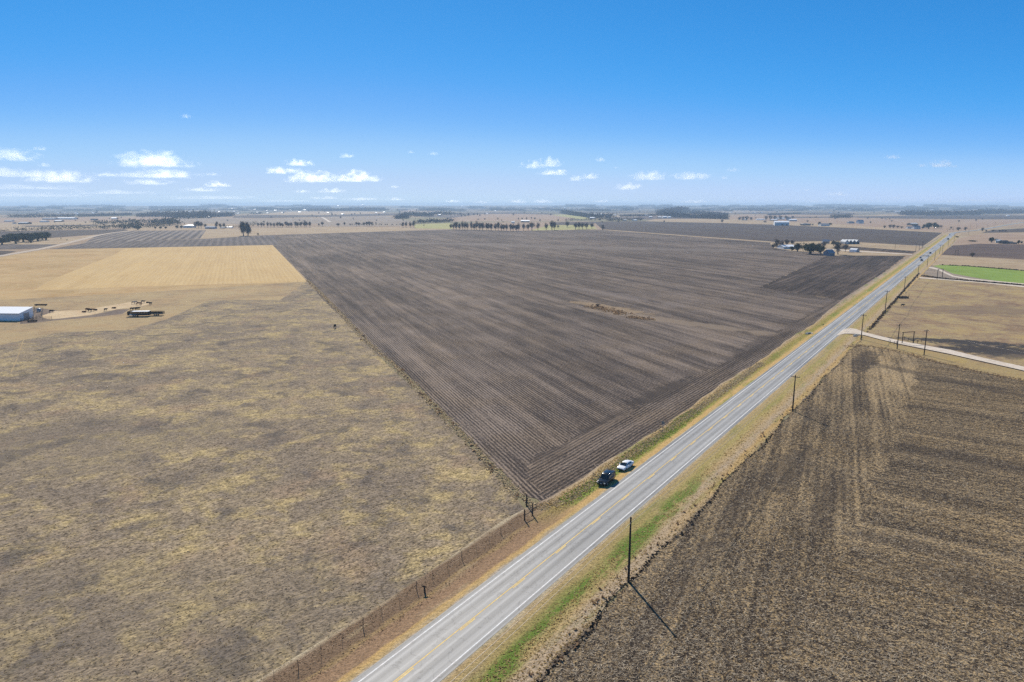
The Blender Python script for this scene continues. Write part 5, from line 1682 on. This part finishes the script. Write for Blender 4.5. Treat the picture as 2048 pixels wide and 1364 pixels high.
def car(p, rz, lower, upper, wheels, paint, label, group=None, cat='car', name='parked_car', rails=False):
    """x forward. lower: (x, z bottom, z top, half width); upper: (x, z top, half width at top)"""
    o = empty(name, p, rz, label, cat, group)
    m = MB()
    ring = []
    for (x, zb, zt, hw) in lower:
        h = zt - zb
        half = [(hw * .90, zb), (hw * .985, zb + .18 * h), (hw, zb + .5 * h), (hw * .985, zb + .78 * h), (hw * .93, zt - .015), (hw * .80, zt), (hw * .4, zt + .025)]
        pts = half + [(0, zt + .032)] + [(-a, z) for a, z in half[::-1]]
        ring.append([(x, a, z) for a, z in pts])
    k = len(ring[0])
    vs = [v for r in ring for v in r]
    fs = [(i * k + j, i * k + (j + 1) % k, (i + 1) * k + (j + 1) % k, (i + 1) * k + j) for i in range(len(ring) - 1) for j in range(k)]
    fs += [tuple(range(k))[::-1], tuple(range((len(ring) - 1) * k, len(ring) * k))]
    m.add(vs, fs, True)
    m.build('body', paint, o)
    # cabin
    belt = upper[0][1]
    m = MB()
    xs0, xs1 = upper[0][0], upper[-1][0]

    def hwb(x):
        for a, b in zip(lower, lower[1:]):
            if a[0] <= x <= b[0]:
                t = (x - a[0]) / (b[0] - a[0]); return (a[3] * (1 - t) + b[3] * t) * .90
        return lower[0][3] * .9
    ring = []
    for (x, zt, ht) in upper:
        b = hwb(x)
        half = [(b, belt - .04), (b * .4 + ht * .6 if zt > belt + .1 else b, (belt + zt) / 2 - .02), (ht, zt - .05), (ht * .86, zt)]
        pts = half + [(0, zt + .02)] + [(-a, z) for a, z in half[::-1]]
        ring.append([(x, a, z) for a, z in pts])
    k = len(ring[0])
    m.add([v for r in ring for v in r], [(i * k + j, i * k + (j + 1) % k, (i + 1) * k + (j + 1) % k, (i + 1) * k + j) for i in range(len(ring) - 1) for j in range(k)], True)
    m.build('roof', paint, o)
    # glass: windscreen and rear window over the end slopes, side windows over the flanks
    def slope(i, j, f0, f1, nm):
        a, b = upper[i], upper[j]
        d = Vector((b[0] - a[0], 0, b[1] - a[1])); nn = Vector((-d.z, 0, d.x)).normalized()
        if nn.z < 0: nn = -nn
        def P(t, s):
            x = a[0] + (b[0] - a[0]) * t; z = a[1] + (b[1] - a[1]) * t
            hw = (hwb(a[0]) * (1 - t) * .93 + b[2] * t * .93) if a[1] < b[1] else (a[2] * (1 - t) * .93 + hwb(b[0]) * t * .93)
            return Vector((x, s * hw, z)) + nn * .03
        g = MB(); g.quad(P(f0, -1), P(f0, 1), P(f1, 1), P(f1, -1)); g.build(nm, M_glass, o)
    slope(len(upper) - 2, len(upper) - 1, .06, .92, 'windscreen')
    slope(0, 1, .12, .92, 'rear_window')

    def top(x):
        for a, b in zip(upper, upper[1:]):
            if a[0] <= x <= b[0]:
                t = (x - a[0]) / (b[0] - a[0]); return a[1] + (b[1] - a[1]) * t, a[2] * (1 - t) + b[2] * t
        return upper[-1][1:]
    L0, L1 = upper[1][0], upper[-2][0]
    cuts = [L0 - .12, L0 + (L1 - L0) * .30, L0 + (L1 - L0) * .66, L1 + .38]
    for s in (-1, 1):
        for c0, c1 in zip(cuts, cuts[1:]):
            g = MB()
            def Q(x, f):
                zt, ht = top(x); b = hwb(x)
                z = belt + .05 + (zt - .12 - belt - .05) * f
                t = (z - belt) / max(.05, zt - .05 - belt)
                return Vector((x, s * (b * (1 - t) + ht * t + .035), z))
            g.quad(Q(c0 + .05, 0), Q(c1 - .05, 0), Q(c1 - .05, 1), Q(c0 + .05, 1)); g.build('side_window', M_glass, o)
        # mirror, door handles
        xm = cuts[3] - .1
        g = MB(); g.box((xm, s * (hwb(xm) + .2), belt + .06), (.16, .2, .15)); g.build('wing_mirror', paint, o)
        for c in (cuts[1] + .2, cuts[2] + .2):
            g = MB(); g.box((c, s * (hwb(c) / .9 + .01), belt - .12), (.2, .04, .035)); g.build('door_handle', M_chrome, o)
        if rails:
            g = MB(); g.tube([(L0 + .1, s * upper[2][2] * .86, upper[2][1] + .02), (L0 + .2, s * upper[2][2] * .86, upper[2][1] + .07), (L1 - .3, s * upper[2][2] * .86, upper[2][1] + .07), (L1 - .2, s * upper[2][2] * .86, upper[2][1])], .025, 6); g.build('roof_rail', M_chrome, o)
    f, bk = lower[-1], lower[0]
    f2, bk2 = lower[-2], lower[1]
    for s in (-1, 1):
        g = MB(); g.box((f2[0] + .02, s * f2[3] * .76, f2[2] - .13), (.26, f2[3] * .38, .15), Matrix.Rotation(-s * .35, 3, 'Z')); g.build('headlight', M_lamp, o)
        g = MB(); g.box((bk2[0] - .02, s * bk2[3] * .84, bk2[2] - .14), (.12, bk2[3] * .26, .22)); g.build('tail_light', M_tail, o)
    g = MB(); g.box((f[0] + .005, 0, f[2] - .12), (.07, f[3] * 1.0, .16)); g.build('grille', M_trim, o)
    g = MB(); g.box((f[0] - .02, 0, f[1] + .08), (.16, f[3] * 1.9, .16)); g.build('bumper', M_trim if paint is not M_paint_w else M_trim, o)
    g = MB(); g.box((bk[0] + .02, 0, bk[1] + .08), (.16, bk[3] * 1.9, .16)); g.build('bumper', M_trim, o)
    g = MB(); g.box((f[0] + .05, 0, f[1] + .2), (.02, .32, .13)); g.build('number_plate', M_offw, o)
    xf, xr, yw, r = wheels
    for x in (xf, xr):
        for s in (-1, 1):
            wheel(o, x, s * yw, r, .24, M_tyre, M_rim)
    return o


SUV_LOW = [(-2.50, .50, .98, .82), (-2.42, .40, 1.08, .94), (-1.5, .36, 1.10, .985), (0, .36, 1.08, .99), (1.0, .36, 1.10, .985), (1.25, .36, 1.12, .97), (2.05, .38, 1.05, .955), (2.38, .42, .96, .90), (2.50, .48, .82, .80)]
SUV_UP = [(-2.46, 1.08, .88), (-2.34, 1.76, .80), (-1.5, 1.86, .81), (-.2, 1.88, .81), (.45, 1.82, .79), (1.22, 1.10, .84)]
SED_LOW = [(-2.40, .48, .86, .74), (-2.32, .36, .98, .84), (-1.4, .30, .98, .91), (0, .30, .92, .92), (.9, .30, .92, .915), (1.2, .30, .92, .90), (1.95, .32, .80, .87), (2.28, .36, .70, .82), (2.40, .42, .60, .72)]
SED_UP = [(-1.95, .97, .72), (-1.10, 1.38, .60), (-.5, 1.44, .62), (0.0, 1.45, .62), (.40, 1.41, .60), (1.28, .93, .74)]
TO_US = R(270 - RDEG) if False else math.atan2(-RD.y, -RD.x)     # facing back along the road
AWAY = math.atan2(RD.y, RD.x)
pz = 0.09
suv = car(rd(66.6, -6.35, pz), TO_US + R(3), SUV_LOW, SUV_UP, (1.5, -1.45, .86, .39), M_paint_k, 'black sport utility vehicle parked on the grass verge', 'cars parked on the verge', 'car', 'parked_car', True)
suv.scale = (1.05, 1.05, 1.05)
car(rd(75.8, -6.45, pz), TO_US + R(-2), SED_LOW, SED_UP, (1.42, -1.38, .80, .33), M_paint_w, 'white sedan parked on the grass verge behind the black one', 'cars parked on the verge')
rz_ = ROADZ
car(rd(779, -1.9, rz_), TO_US, SED_LOW, SED_UP, (1.42, -1.38, .80, .33), M_paint_d, 'dark car coming down the highway, nearer of the two beside each other, left lane', None, 'car', 'moving_car')
car(rd(738, 2.0, rz_), AWAY, SUV_LOW, SUV_UP, (1.5, -1.45, .86, .39), M_paint_k, 'dark car driving away in the other lane just before the oncoming one', None, 'car', 'moving_car')
car(rd(862, 1.9, rz_), AWAY, SUV_LOW, SUV_UP, (1.5, -1.45, .86, .39), M_paint_k, 'dark car driving away ahead of the side by side pair', None, 'car', 'moving_car')
car(rd(1430, -1.8, rz_), TO_US, SED_LOW, SED_UP, (1.42, -1.38, .80, .33), M_paint_d, 'tiny dark car far away at the bend of the highway', None, 'car', 'moving_car')


# ================================================================== SMALL ROADSIDE THINGS
def road_sign():
    p = at(1325, 866)
    o = empty('road_sign', p, AWAY, 'thin post with a small sign seen edge on beside the green verge', 'road sign')
    m = MB(); m.tube([(0, 0, -.1), (0, 0, 3.0)], .035, 6); m.build('post', M_galv, o)
    m = MB(); m.box((.05, 0, 2.6), (.02, .75, .75)); m.build('panel', M_galv, o)


road_sign()


def culvert(px, py, label, rz):
    p = at(px, py)
    o = empty('culvert_headwall', (p.x, p.y, 0.02), rz, label, 'culvert')
    m = MB(); m.box((0, 0, .35), (2.6, .3, .8)); m.build('headwall', M_conc, o)
    for s in (-1, 1):
        m = MB(); m.box((s * 1.5, -.5, .22), (.25, 1.4, .5), Matrix.Rotation(-s * .5, 3, 'Z')); m.build('wing_wall', M_conc, o)
    m = MB(); m.tube([(0, -.17, .32), (0, .1, .32)], .3, 14); m.build('pipe_opening', M_black, o)


culvert(1617, 668, 'white concrete culvert end on the west verge facing the driveway', R(20))
culvert(1710, 672, 'small white concrete culvert end beside the driveway mouth', R(40))


def marker(px, py, label):
    p = at(px, py)
    o = empty('mailbox', p, AWAY, label, 'mailbox')
    m = MB(); m.tube([(0, 0, -.1), (0, 0, 1.05)], .06, 6); m.build('post', M_wood, o)
    m = MB(); m.prism([(-.14, 1.05), (.14, 1.05), (.14, 1.2), (.09, 1.32), (-.09, 1.32), (-.14, 1.2)], -.3, .3); m.build('box', M_black, o)


marker(1646, 654, 'small dark mailbox on the west verge near the white culvert')


# ================================================================== GRASS, WEEDS, STRAW (nobody could count these)
T_past = tuft_mat('pasture_tufts', [(0, (.16, .135, .11)), (.25, (.26, .20, .145)), (.5, (.36, .28, .18)), (.72, (.46, .36, .20)), (1, (.56, .45, .26))], .55)
T_straw = tuft_mat('straw_bits', [(0, (.12, .095, .075)), (.3, (.28, .22, .155)), (.7, (.46, .375, .27)), (1, (.62, .53, .40))], .15)
T_gold = tuft_mat('golden_grass', [(0, (.28, .20, .09)), (.5, (.44, .32, .14)), (1, (.56, .44, .24))], .55)
T_green = tuft_mat('green_grass', [(0, (.11, .18, .03)), (.6, (.20, .28, .055)), (1, (.36, .36, .11))], .55)
T_dark = tuft_mat('dark_clods', [(0, (.028, .022, .02)), (.7, (.07, .055, .046)), (1, (.20, .155, .115))], .1)
T_pale = tuft_mat('pale_dry_grass', [(0, (.30, .235, .14)), (.5, (.46, .365, .23)), (1, (.60, .50, .34))], .5)
T_weed = tuft_mat('russet_weeds', [(0, (.13, .08, .05)), (.5, (.30, .20, .12)), (1, (.52, .40, .26))], .45)

pp = poly_xy(PASTURE)
X, Y = sample_poly(pp, 70000, 75, 1.6)
tufts('pasture_grass', X, Y, 0.0, (.12, .36), (.02, .07), T_past, 2, .6, 1.6, 'low tufts of grazed winter grass over the pasture')
rf = poly_xy(RIGHT_F)
X, Y = sample_poly(rf, 130000, 70, 1.7)
tufts('straw_litter', X, Y, 0.0, (.12, .42), (.03, .16), T_straw, 2, 1.5, .3, 'pale crop residue strewn over the dark stubble field', flat=True)
X, Y = sample_poly(rf, 20000, 70, 1.7)
tufts('soil_clods', X, Y, 0.0, (.12, .3), (.02, .07), T_dark, 2, .6, .6, 'dark clods of soil in the stubble field')


def strip_points(n, d0, d1, f0, f1, near=60, power=1.3):
    d = np.empty(0); q = np.empty(0)
    while len(d) < n:
        a = rng.uniform(d0, d1, n); k = rng.random(n) < np.minimum(1, near / np.maximum(a + 60, 1)) ** power
        d = np.append(d, a[k]); q = np.append(q, rng.uniform(0, 1, k.sum()))
    d, q = d[:n], q[:n]
    nn = np.array([f0(t) for t in d]) * (1 - q) + np.array([f1(t) for t in d]) * q
    return RO.x + RD.x * d + RN.x * nn, RO.y + RD.y * d + RN.y * nn


X, Y = strip_points(12000, 50, 420, lambda d: edge_w(d) + .6, lambda d: -4.9)
tufts('verge_grass', X, Y, 0.03, (.13, .36), (.04, .13), T_gold, 2, .6, .8, 'dry golden grass of the west verge')
X, Y = strip_points(7000, -60, 50, lambda d: -12.6, lambda d: -5.2, 90)
tufts('mown_grass', X, Y, 0.03, (.1, .3), (.02, .07), T_weed, 2, .6, 1.2, 'mown reddish brown grass of the near west roadside')
X, Y = strip_points(22000, -60, 420, lambda d: 5.2, lambda d: edge_e(d) - .3)
tufts('verge_grass', X, Y, 0.03, (.13, .36), (.04, .14), T_gold, 2, .6, .8, 'dry golden grass of the east verge')
X, Y = strip_points(2600, 54, 125, lambda d: -9.8 + .6 * math.sin(d * .2), lambda d: -6.4 + .5 * math.sin(d * .13), 200, .5)
tufts('green_grass', X, Y, 0.05, (.13, .36), (.05, .16), T_green, 2, .6, .8, 'fresh green grass beside the parked cars')
X, Y = strip_points(1700, -60, 330, lambda d: edge_e(d) - .3, lambda d: edge_e(d) + .5)
tufts('soil_clods', X, Y, 0.0, (.15, .45), (.05, .18), T_dark, 3, .6, .7, 'ragged dark clod ridge along the edge of the stubble field')
X, Y = strip_points(320, -60, 330, lambda d: edge_e(d) - 2.2, lambda d: edge_e(d) + .3)
tufts('dead_weeds', X, Y, 0.0, (.2, .5), (.12, .4), T_weed, 4, .8, .8, 'dead weeds along the east field edge')


def line_points(pts, n, wdt, near=None):
    W_ = [at(*p) for p in pts]
    L = np.array([0] + [(b - a).length for a, b in zip(W_, W_[1:])]).cumsum()
    t = rng.uniform(0, L[-1], n)
    xs = np.interp(t, L, [p.x for p in W_]); ys = np.interp(t, L, [p.y for p in W_])
    return xs + rng.normal(size=n) * wdt, ys + rng.normal(size=n) * wdt


EDGE_W = [(1075, 1018), (1044, 996), (1010, 962), (984, 934), (940, 886), (900, 846), (870, 815), (830, 773), (790, 732), (745, 695), (700, 647), (655, 600), (614, 560)]
X, Y = line_points(EDGE_W, 6000, .7)
tufts('dry_grass', X, Y, 0.0, (.2, .5), (.06, .25), T_pale, 3, .7, .8, 'tall pale grass along the fence at the ploughed field')
X, Y = line_points(EDGE_W, 160, .6)
tufts('dead_weeds', X, Y, 0.0, (.3, .8), (.2, .6), T_weed, 4, .9, .8, 'russet weeds along the fence at the ploughed field')
X, Y = line_points([(1075, 1018), (1100, 1010), (1140, 1000), (1200, 954), (1290, 890), (1330, 862), (1420, 801), (1524, 726)], 5000, .8)
tufts('dry_grass', X, Y, 0.0, (.2, .5), (.06, .22), T_pale, 3, .7, 1.2, 'pale dead grass between the ploughed field and the verge')
X, Y = line_points([(1738, 660), (1765, 629), (1790, 602), (1815, 573), (1838, 547)], 1000, .35)
tufts('fence_brush', X, Y, 0.0, (.25, .7), (.12, .5), M_brown, 4, .9, .7, 'dark leafless brush along the dry pasture fence')
X, Y = line_points([(1845, 552), (1880, 557), (1940, 562), (2048, 571), (2200, 584)], 800, .7)
tufts('fence_brush', X, Y, 0.0, (.4, 1.2), (.3, .9), M_brown, 4, .9, .7, 'dark brush between the lane and the dry pasture')
X, Y = line_points([(1880, 530), (1930, 532), (2048, 541.5), (2200, 553)], 420, .6)
tufts('fence_brush', X, Y, 0.0, (.4, 1.2), (.3, .8), M_brown, 4, .9, .7, 'dark brush along the top of the green field')
X, Y = line_points([(1690, 694), (1720, 690), (1770, 697), (1812, 706), (1850, 718), (1950, 742), (2048, 762)], 600, 1.0)
tufts('dead_weeds', X, Y, 0.0, (.25, .6), (.06, .2), T_weed, 4, .9, .8, 'dead weeds between stubble field and driveway')
# weedy mounds out in the ploughed field
for (a, b, n_, wd, lab) in (((1186, 612), (1250, 628), 420, 2.4, 'larger russet weed patch out in the ploughed field'), ((1262, 634), (1302, 639), 240, 1.6, 'smaller russet weed patch out in the ploughed field')):
    X, Y = line_points([a, b], n_, wd)
    tufts('weed_patch', X, Y, 0.0, (.35, .8), (.12, .45), T_weed, 4, .9, .8, lab)
tree(1196, 612.5, 6, 13, 'bush', 'low dark brush heap at the end of the larger weed patch', cat='bush', name='bush')
for (x, y, h, wd, lab) in ((1896, 480, 4, 5, 'dark bush beside the highway shoulder past the utility poles'), (1914, 475, 3, 8, 'low dark bush right of the highway below the bend'), (1945, 483, 2.6, 18, 'long low dark brush pile on the tan field')):
    tree(x, y, h, wd, 'oak', lab, cat='bush', name='bush')

# ================================================================== CLOUDS
def cloud_mat():
    m = bpy.data.materials.new('cloud_vapour'); m.use_nodes = True; m.node_tree.nodes.clear()
    n = N(m)
    oi = n.node("ShaderNodeObjectInfo")
    co = n.coords()
    sc_ = n.node("ShaderNodeVectorMath", operation='MULTIPLY_ADD')
    n.put(sc_.inputs[0], co); sc_.inputs[1].default_value = (2.2, 1.4, 1.0)
    ofs = n.node("ShaderNodeCombineXYZ")
    rnd = n.math('MULTIPLY', oi.outputs['Random'], 90.0)
    n.put(ofs.inputs[0], rnd); n.put(ofs.inputs[1], rnd)
    n.t.links.new(ofs.outputs[0], sc_.inputs[2])
    nz = n.noise(1.5, 5, 0.6, sc_.outputs[0], 0.3)
    ln = n.node("ShaderNodeVectorMath", operation='LENGTH'); n.put(ln.inputs[0], co)
    x, y, z = n.sep(co)
    d = n.math('SUBTRACT', 1.0, ln.outputs['Value'])
    d = n.math('MULTIPLY_ADD', n.math('SUBTRACT', nz, 0.52), 3.2, d)
    d = n.math('MULTIPLY', n.step(d, 0.18, 1.0), n.step(z, -.42, -.2))
    d = n.math('MULTIPLY', d, n.step(ln.outputs['Value'], 1.0, 0.8))
    cl = n.sep(oi.outputs['Color'])
    d = n.math('MULTIPLY', d, cl[0])
    d = n.math('MULTIPLY', d, 0.00115)
    v = n.node("ShaderNodeVolumeScatter")
    v.inputs['Color'].default_value = (.97, .98, 1, 1)
    v.inputs['Anisotropy'].default_value = 0.6
    n.put(v.inputs['Density'], d)
    o = n.node("ShaderNodeOutputMaterial"); n.t.links.new(v.outputs[0], o.inputs['Volume'])
    m.volume_intersection_method = 'FAST' if hasattr(m, 'volume_intersection_method') else None
    return m


M_cloud = cloud_mat()
bmc = bmesh.new(); bmesh.ops.create_icosphere(bmc, subdivisions=3, radius=1.0)
cloud_me = bpy.data.meshes.new('cloud'); bmc.to_mesh(cloud_me); bmc.free(); cloud_me.materials.append(M_cloud)


def cloud(px, py, wpx, hpx, dens, label, group=None):
    el = (HY - py) / 1391.0
    D = min(48000, 1500 / el)
    ax = math.atan2(px - CX, 1391.0)
    p = Vector((math.sin(ax), math.cos(ax), 0)) * D / math.cos(ax) * 1.0
    k = D / math.cos(ax) * math.cos(ax)
    s = D / 1391.0
    o = link_mesh('cloud', cloud_me)
    o.location = (p.x, p.y, H + el * D)
    o.rotation_euler.z = -ax
    o.scale = (wpx * s * .68, wpx * s * .55, hpx * s * .9)
    o.color = (dens * 2.2 / (wpx * s * .001 + .15), 0, 0, 1)
    tag(o, label, 'cloud', group)


CL = [(318, 327, 140, 30, 1.0, 'largest white cloud, domed, upper left of the sky'), (38, 317, 86, 24, .6, 'white cloud cut by the left border, uppermost one'), (125, 358, 112, 26, .9, 'bright flat based cloud low at the left below the cut one'),
      (40, 350, 110, 18, .5, 'pale long cloud at the left border above the low bank'), (326, 352, 140, 17, .8, 'long flat cloud directly under the largest domed cloud'), (303, 367, 90, 11, .5, 'thin cloud streak, second below the largest domed cloud'),
      (222, 352, 56, 9, .35, 'faint flat cloud left of the long flat one'), (438, 371, 46, 11, .8, 'small bright cloud right of the thin streak'), (408, 381, 72, 8, .5, 'thin streak below the small bright cloud'),
      (603, 330, 54, 13, .7, 'small white cloud, highest of the cluster above the tree row'), (569, 345, 70, 13, .8, 'flat white cloud, left one of the cluster above the tree row'), (628, 359, 96, 23, 1.0, 'bright lumpy cloud at the centre of the cluster above the tree row'),
      (716, 358, 84, 22, 1.0, 'rounded bright cloud at the right end of the cluster'), (667, 383, 50, 9, .6, 'small flat cloud below the bright lumpy one'), (697, 316, 28, 9, .5, 'tiny high cloud above the rounded bright one'),
      (1066, 334, 48, 16, .5, 'soft pale cloud, left of the middle pair'), (1100, 330, 46, 19, .6, 'soft pale cloud, right and taller of the middle pair'), (1105, 348, 60, 11, .8, 'flat bright cloud under the middle pair'),
      (1152, 360, 30, 11, .5, 'small faint cloud left in the low pair right of the middle'), (1180, 356, 34, 12, .7, 'small bright cloud right in the low pair right of the middle'), (1198, 323, 20, 8, .45, 'tiny high cloud alone above the low pair'),
      (1297, 356, 68, 19, .75, 'wide white cloud over the far white farms'), (1376, 356, 78, 15, .7, 'wide flat cloud right of the one over the farms'), (1256, 376, 50, 13, .8, 'low white cloud left under the wide ones'),
      (1462, 343, 30, 7, .3, 'faint wisp, upper of two right of the wide clouds'), (1445, 357, 14, 6, .4, 'tiny puff, lower of two right of the wide clouds'), (1775, 318, 28, 8, .5, 'small flat cloud high on the right'),
      (1870, 332, 42, 15, .9, 'bright domed cloud on the right above the highway'), (1834, 334, 18, 7, .5, 'tiny cloud left of the bright domed one on the right'), (1900, 336, 14, 6, .35, 'tiny wisp right of the bright domed one'),
      (1675, 389, 44, 7, .5, 'flat thin cloud low on the right over the farmstead'), (1945, 402, 76, 6, .6, 'long thin cloud just above the horizon at the right')]
for c in CL: cloud(*c)
for (x, y, wd, h, d) in [(96, 302, 24, 8, .35), (100, 333, 22, 8, .35), (388, 241, 22, 8, .25), (430, 351, 30, 6, .3), (606, 384, 30, 6, .4), (790, 375, 20, 5, .4), (870, 311, 20, 7, .3), (825, 308, 14, 5, .25), (1610, 381, 14, 4, .4), (1230, 338, 12, 4, .25), (1560, 372, 12, 4, .25)]:
    cloud(x, y, wd, h, d, 'small faint scrap of white cloud drifting alone', 'faint scraps of cloud')
for (x, y, wd, h, d) in [(60, 376, 200, 9, .3), (60, 391, 260, 9, .25), (230, 386, 160, 8, .28), (420, 396, 180, 7, .25), (650, 397, 60, 6, .35), (725, 399, 80, 6, .35), (793, 399, 34, 6, .5), (905, 403, 34, 6, .6), (965, 405, 40, 6, .6), (1035, 404, 36, 7, .8), (1085, 404, 40, 7, .8), (1205, 403, 36, 5, .6), (1390, 404, 50, 7, .9), (1630, 403, 34, 6, .4), (1720, 404, 50, 5, .3), (1790, 396, 22, 4, .4), (1895, 403, 40, 5, .4), (560, 402, 120, 5, .25)]:
    cloud(x, y, wd, h, d, 'thin pale cloud bank lying close above the horizon', 'thin cloud banks above the horizon')

# ================================================================== HAZE
hm = bpy.data.materials.new('air'); hm.use_nodes = True; hm.node_tree.nodes.clear()
hn = N(hm)
pv = hn.node("ShaderNodeVolumePrincipled")
pv.inputs['Color'].default_value = (.54, .75, 1.0, 1)
pv.inputs['Density'].default_value = 1.05e-4
pv.inputs['Anisotropy'].default_value = 0.1
ho = hn.node("ShaderNodeOutputMaterial"); hn.t.links.new(pv.outputs[0], ho.inputs['Volume'])
hb_ = MB(); hb_.box((0, 0, 40), (33200, 33200, 82)); hz = hb_.build('haze', hm); hz['kind'] = 'stuff'
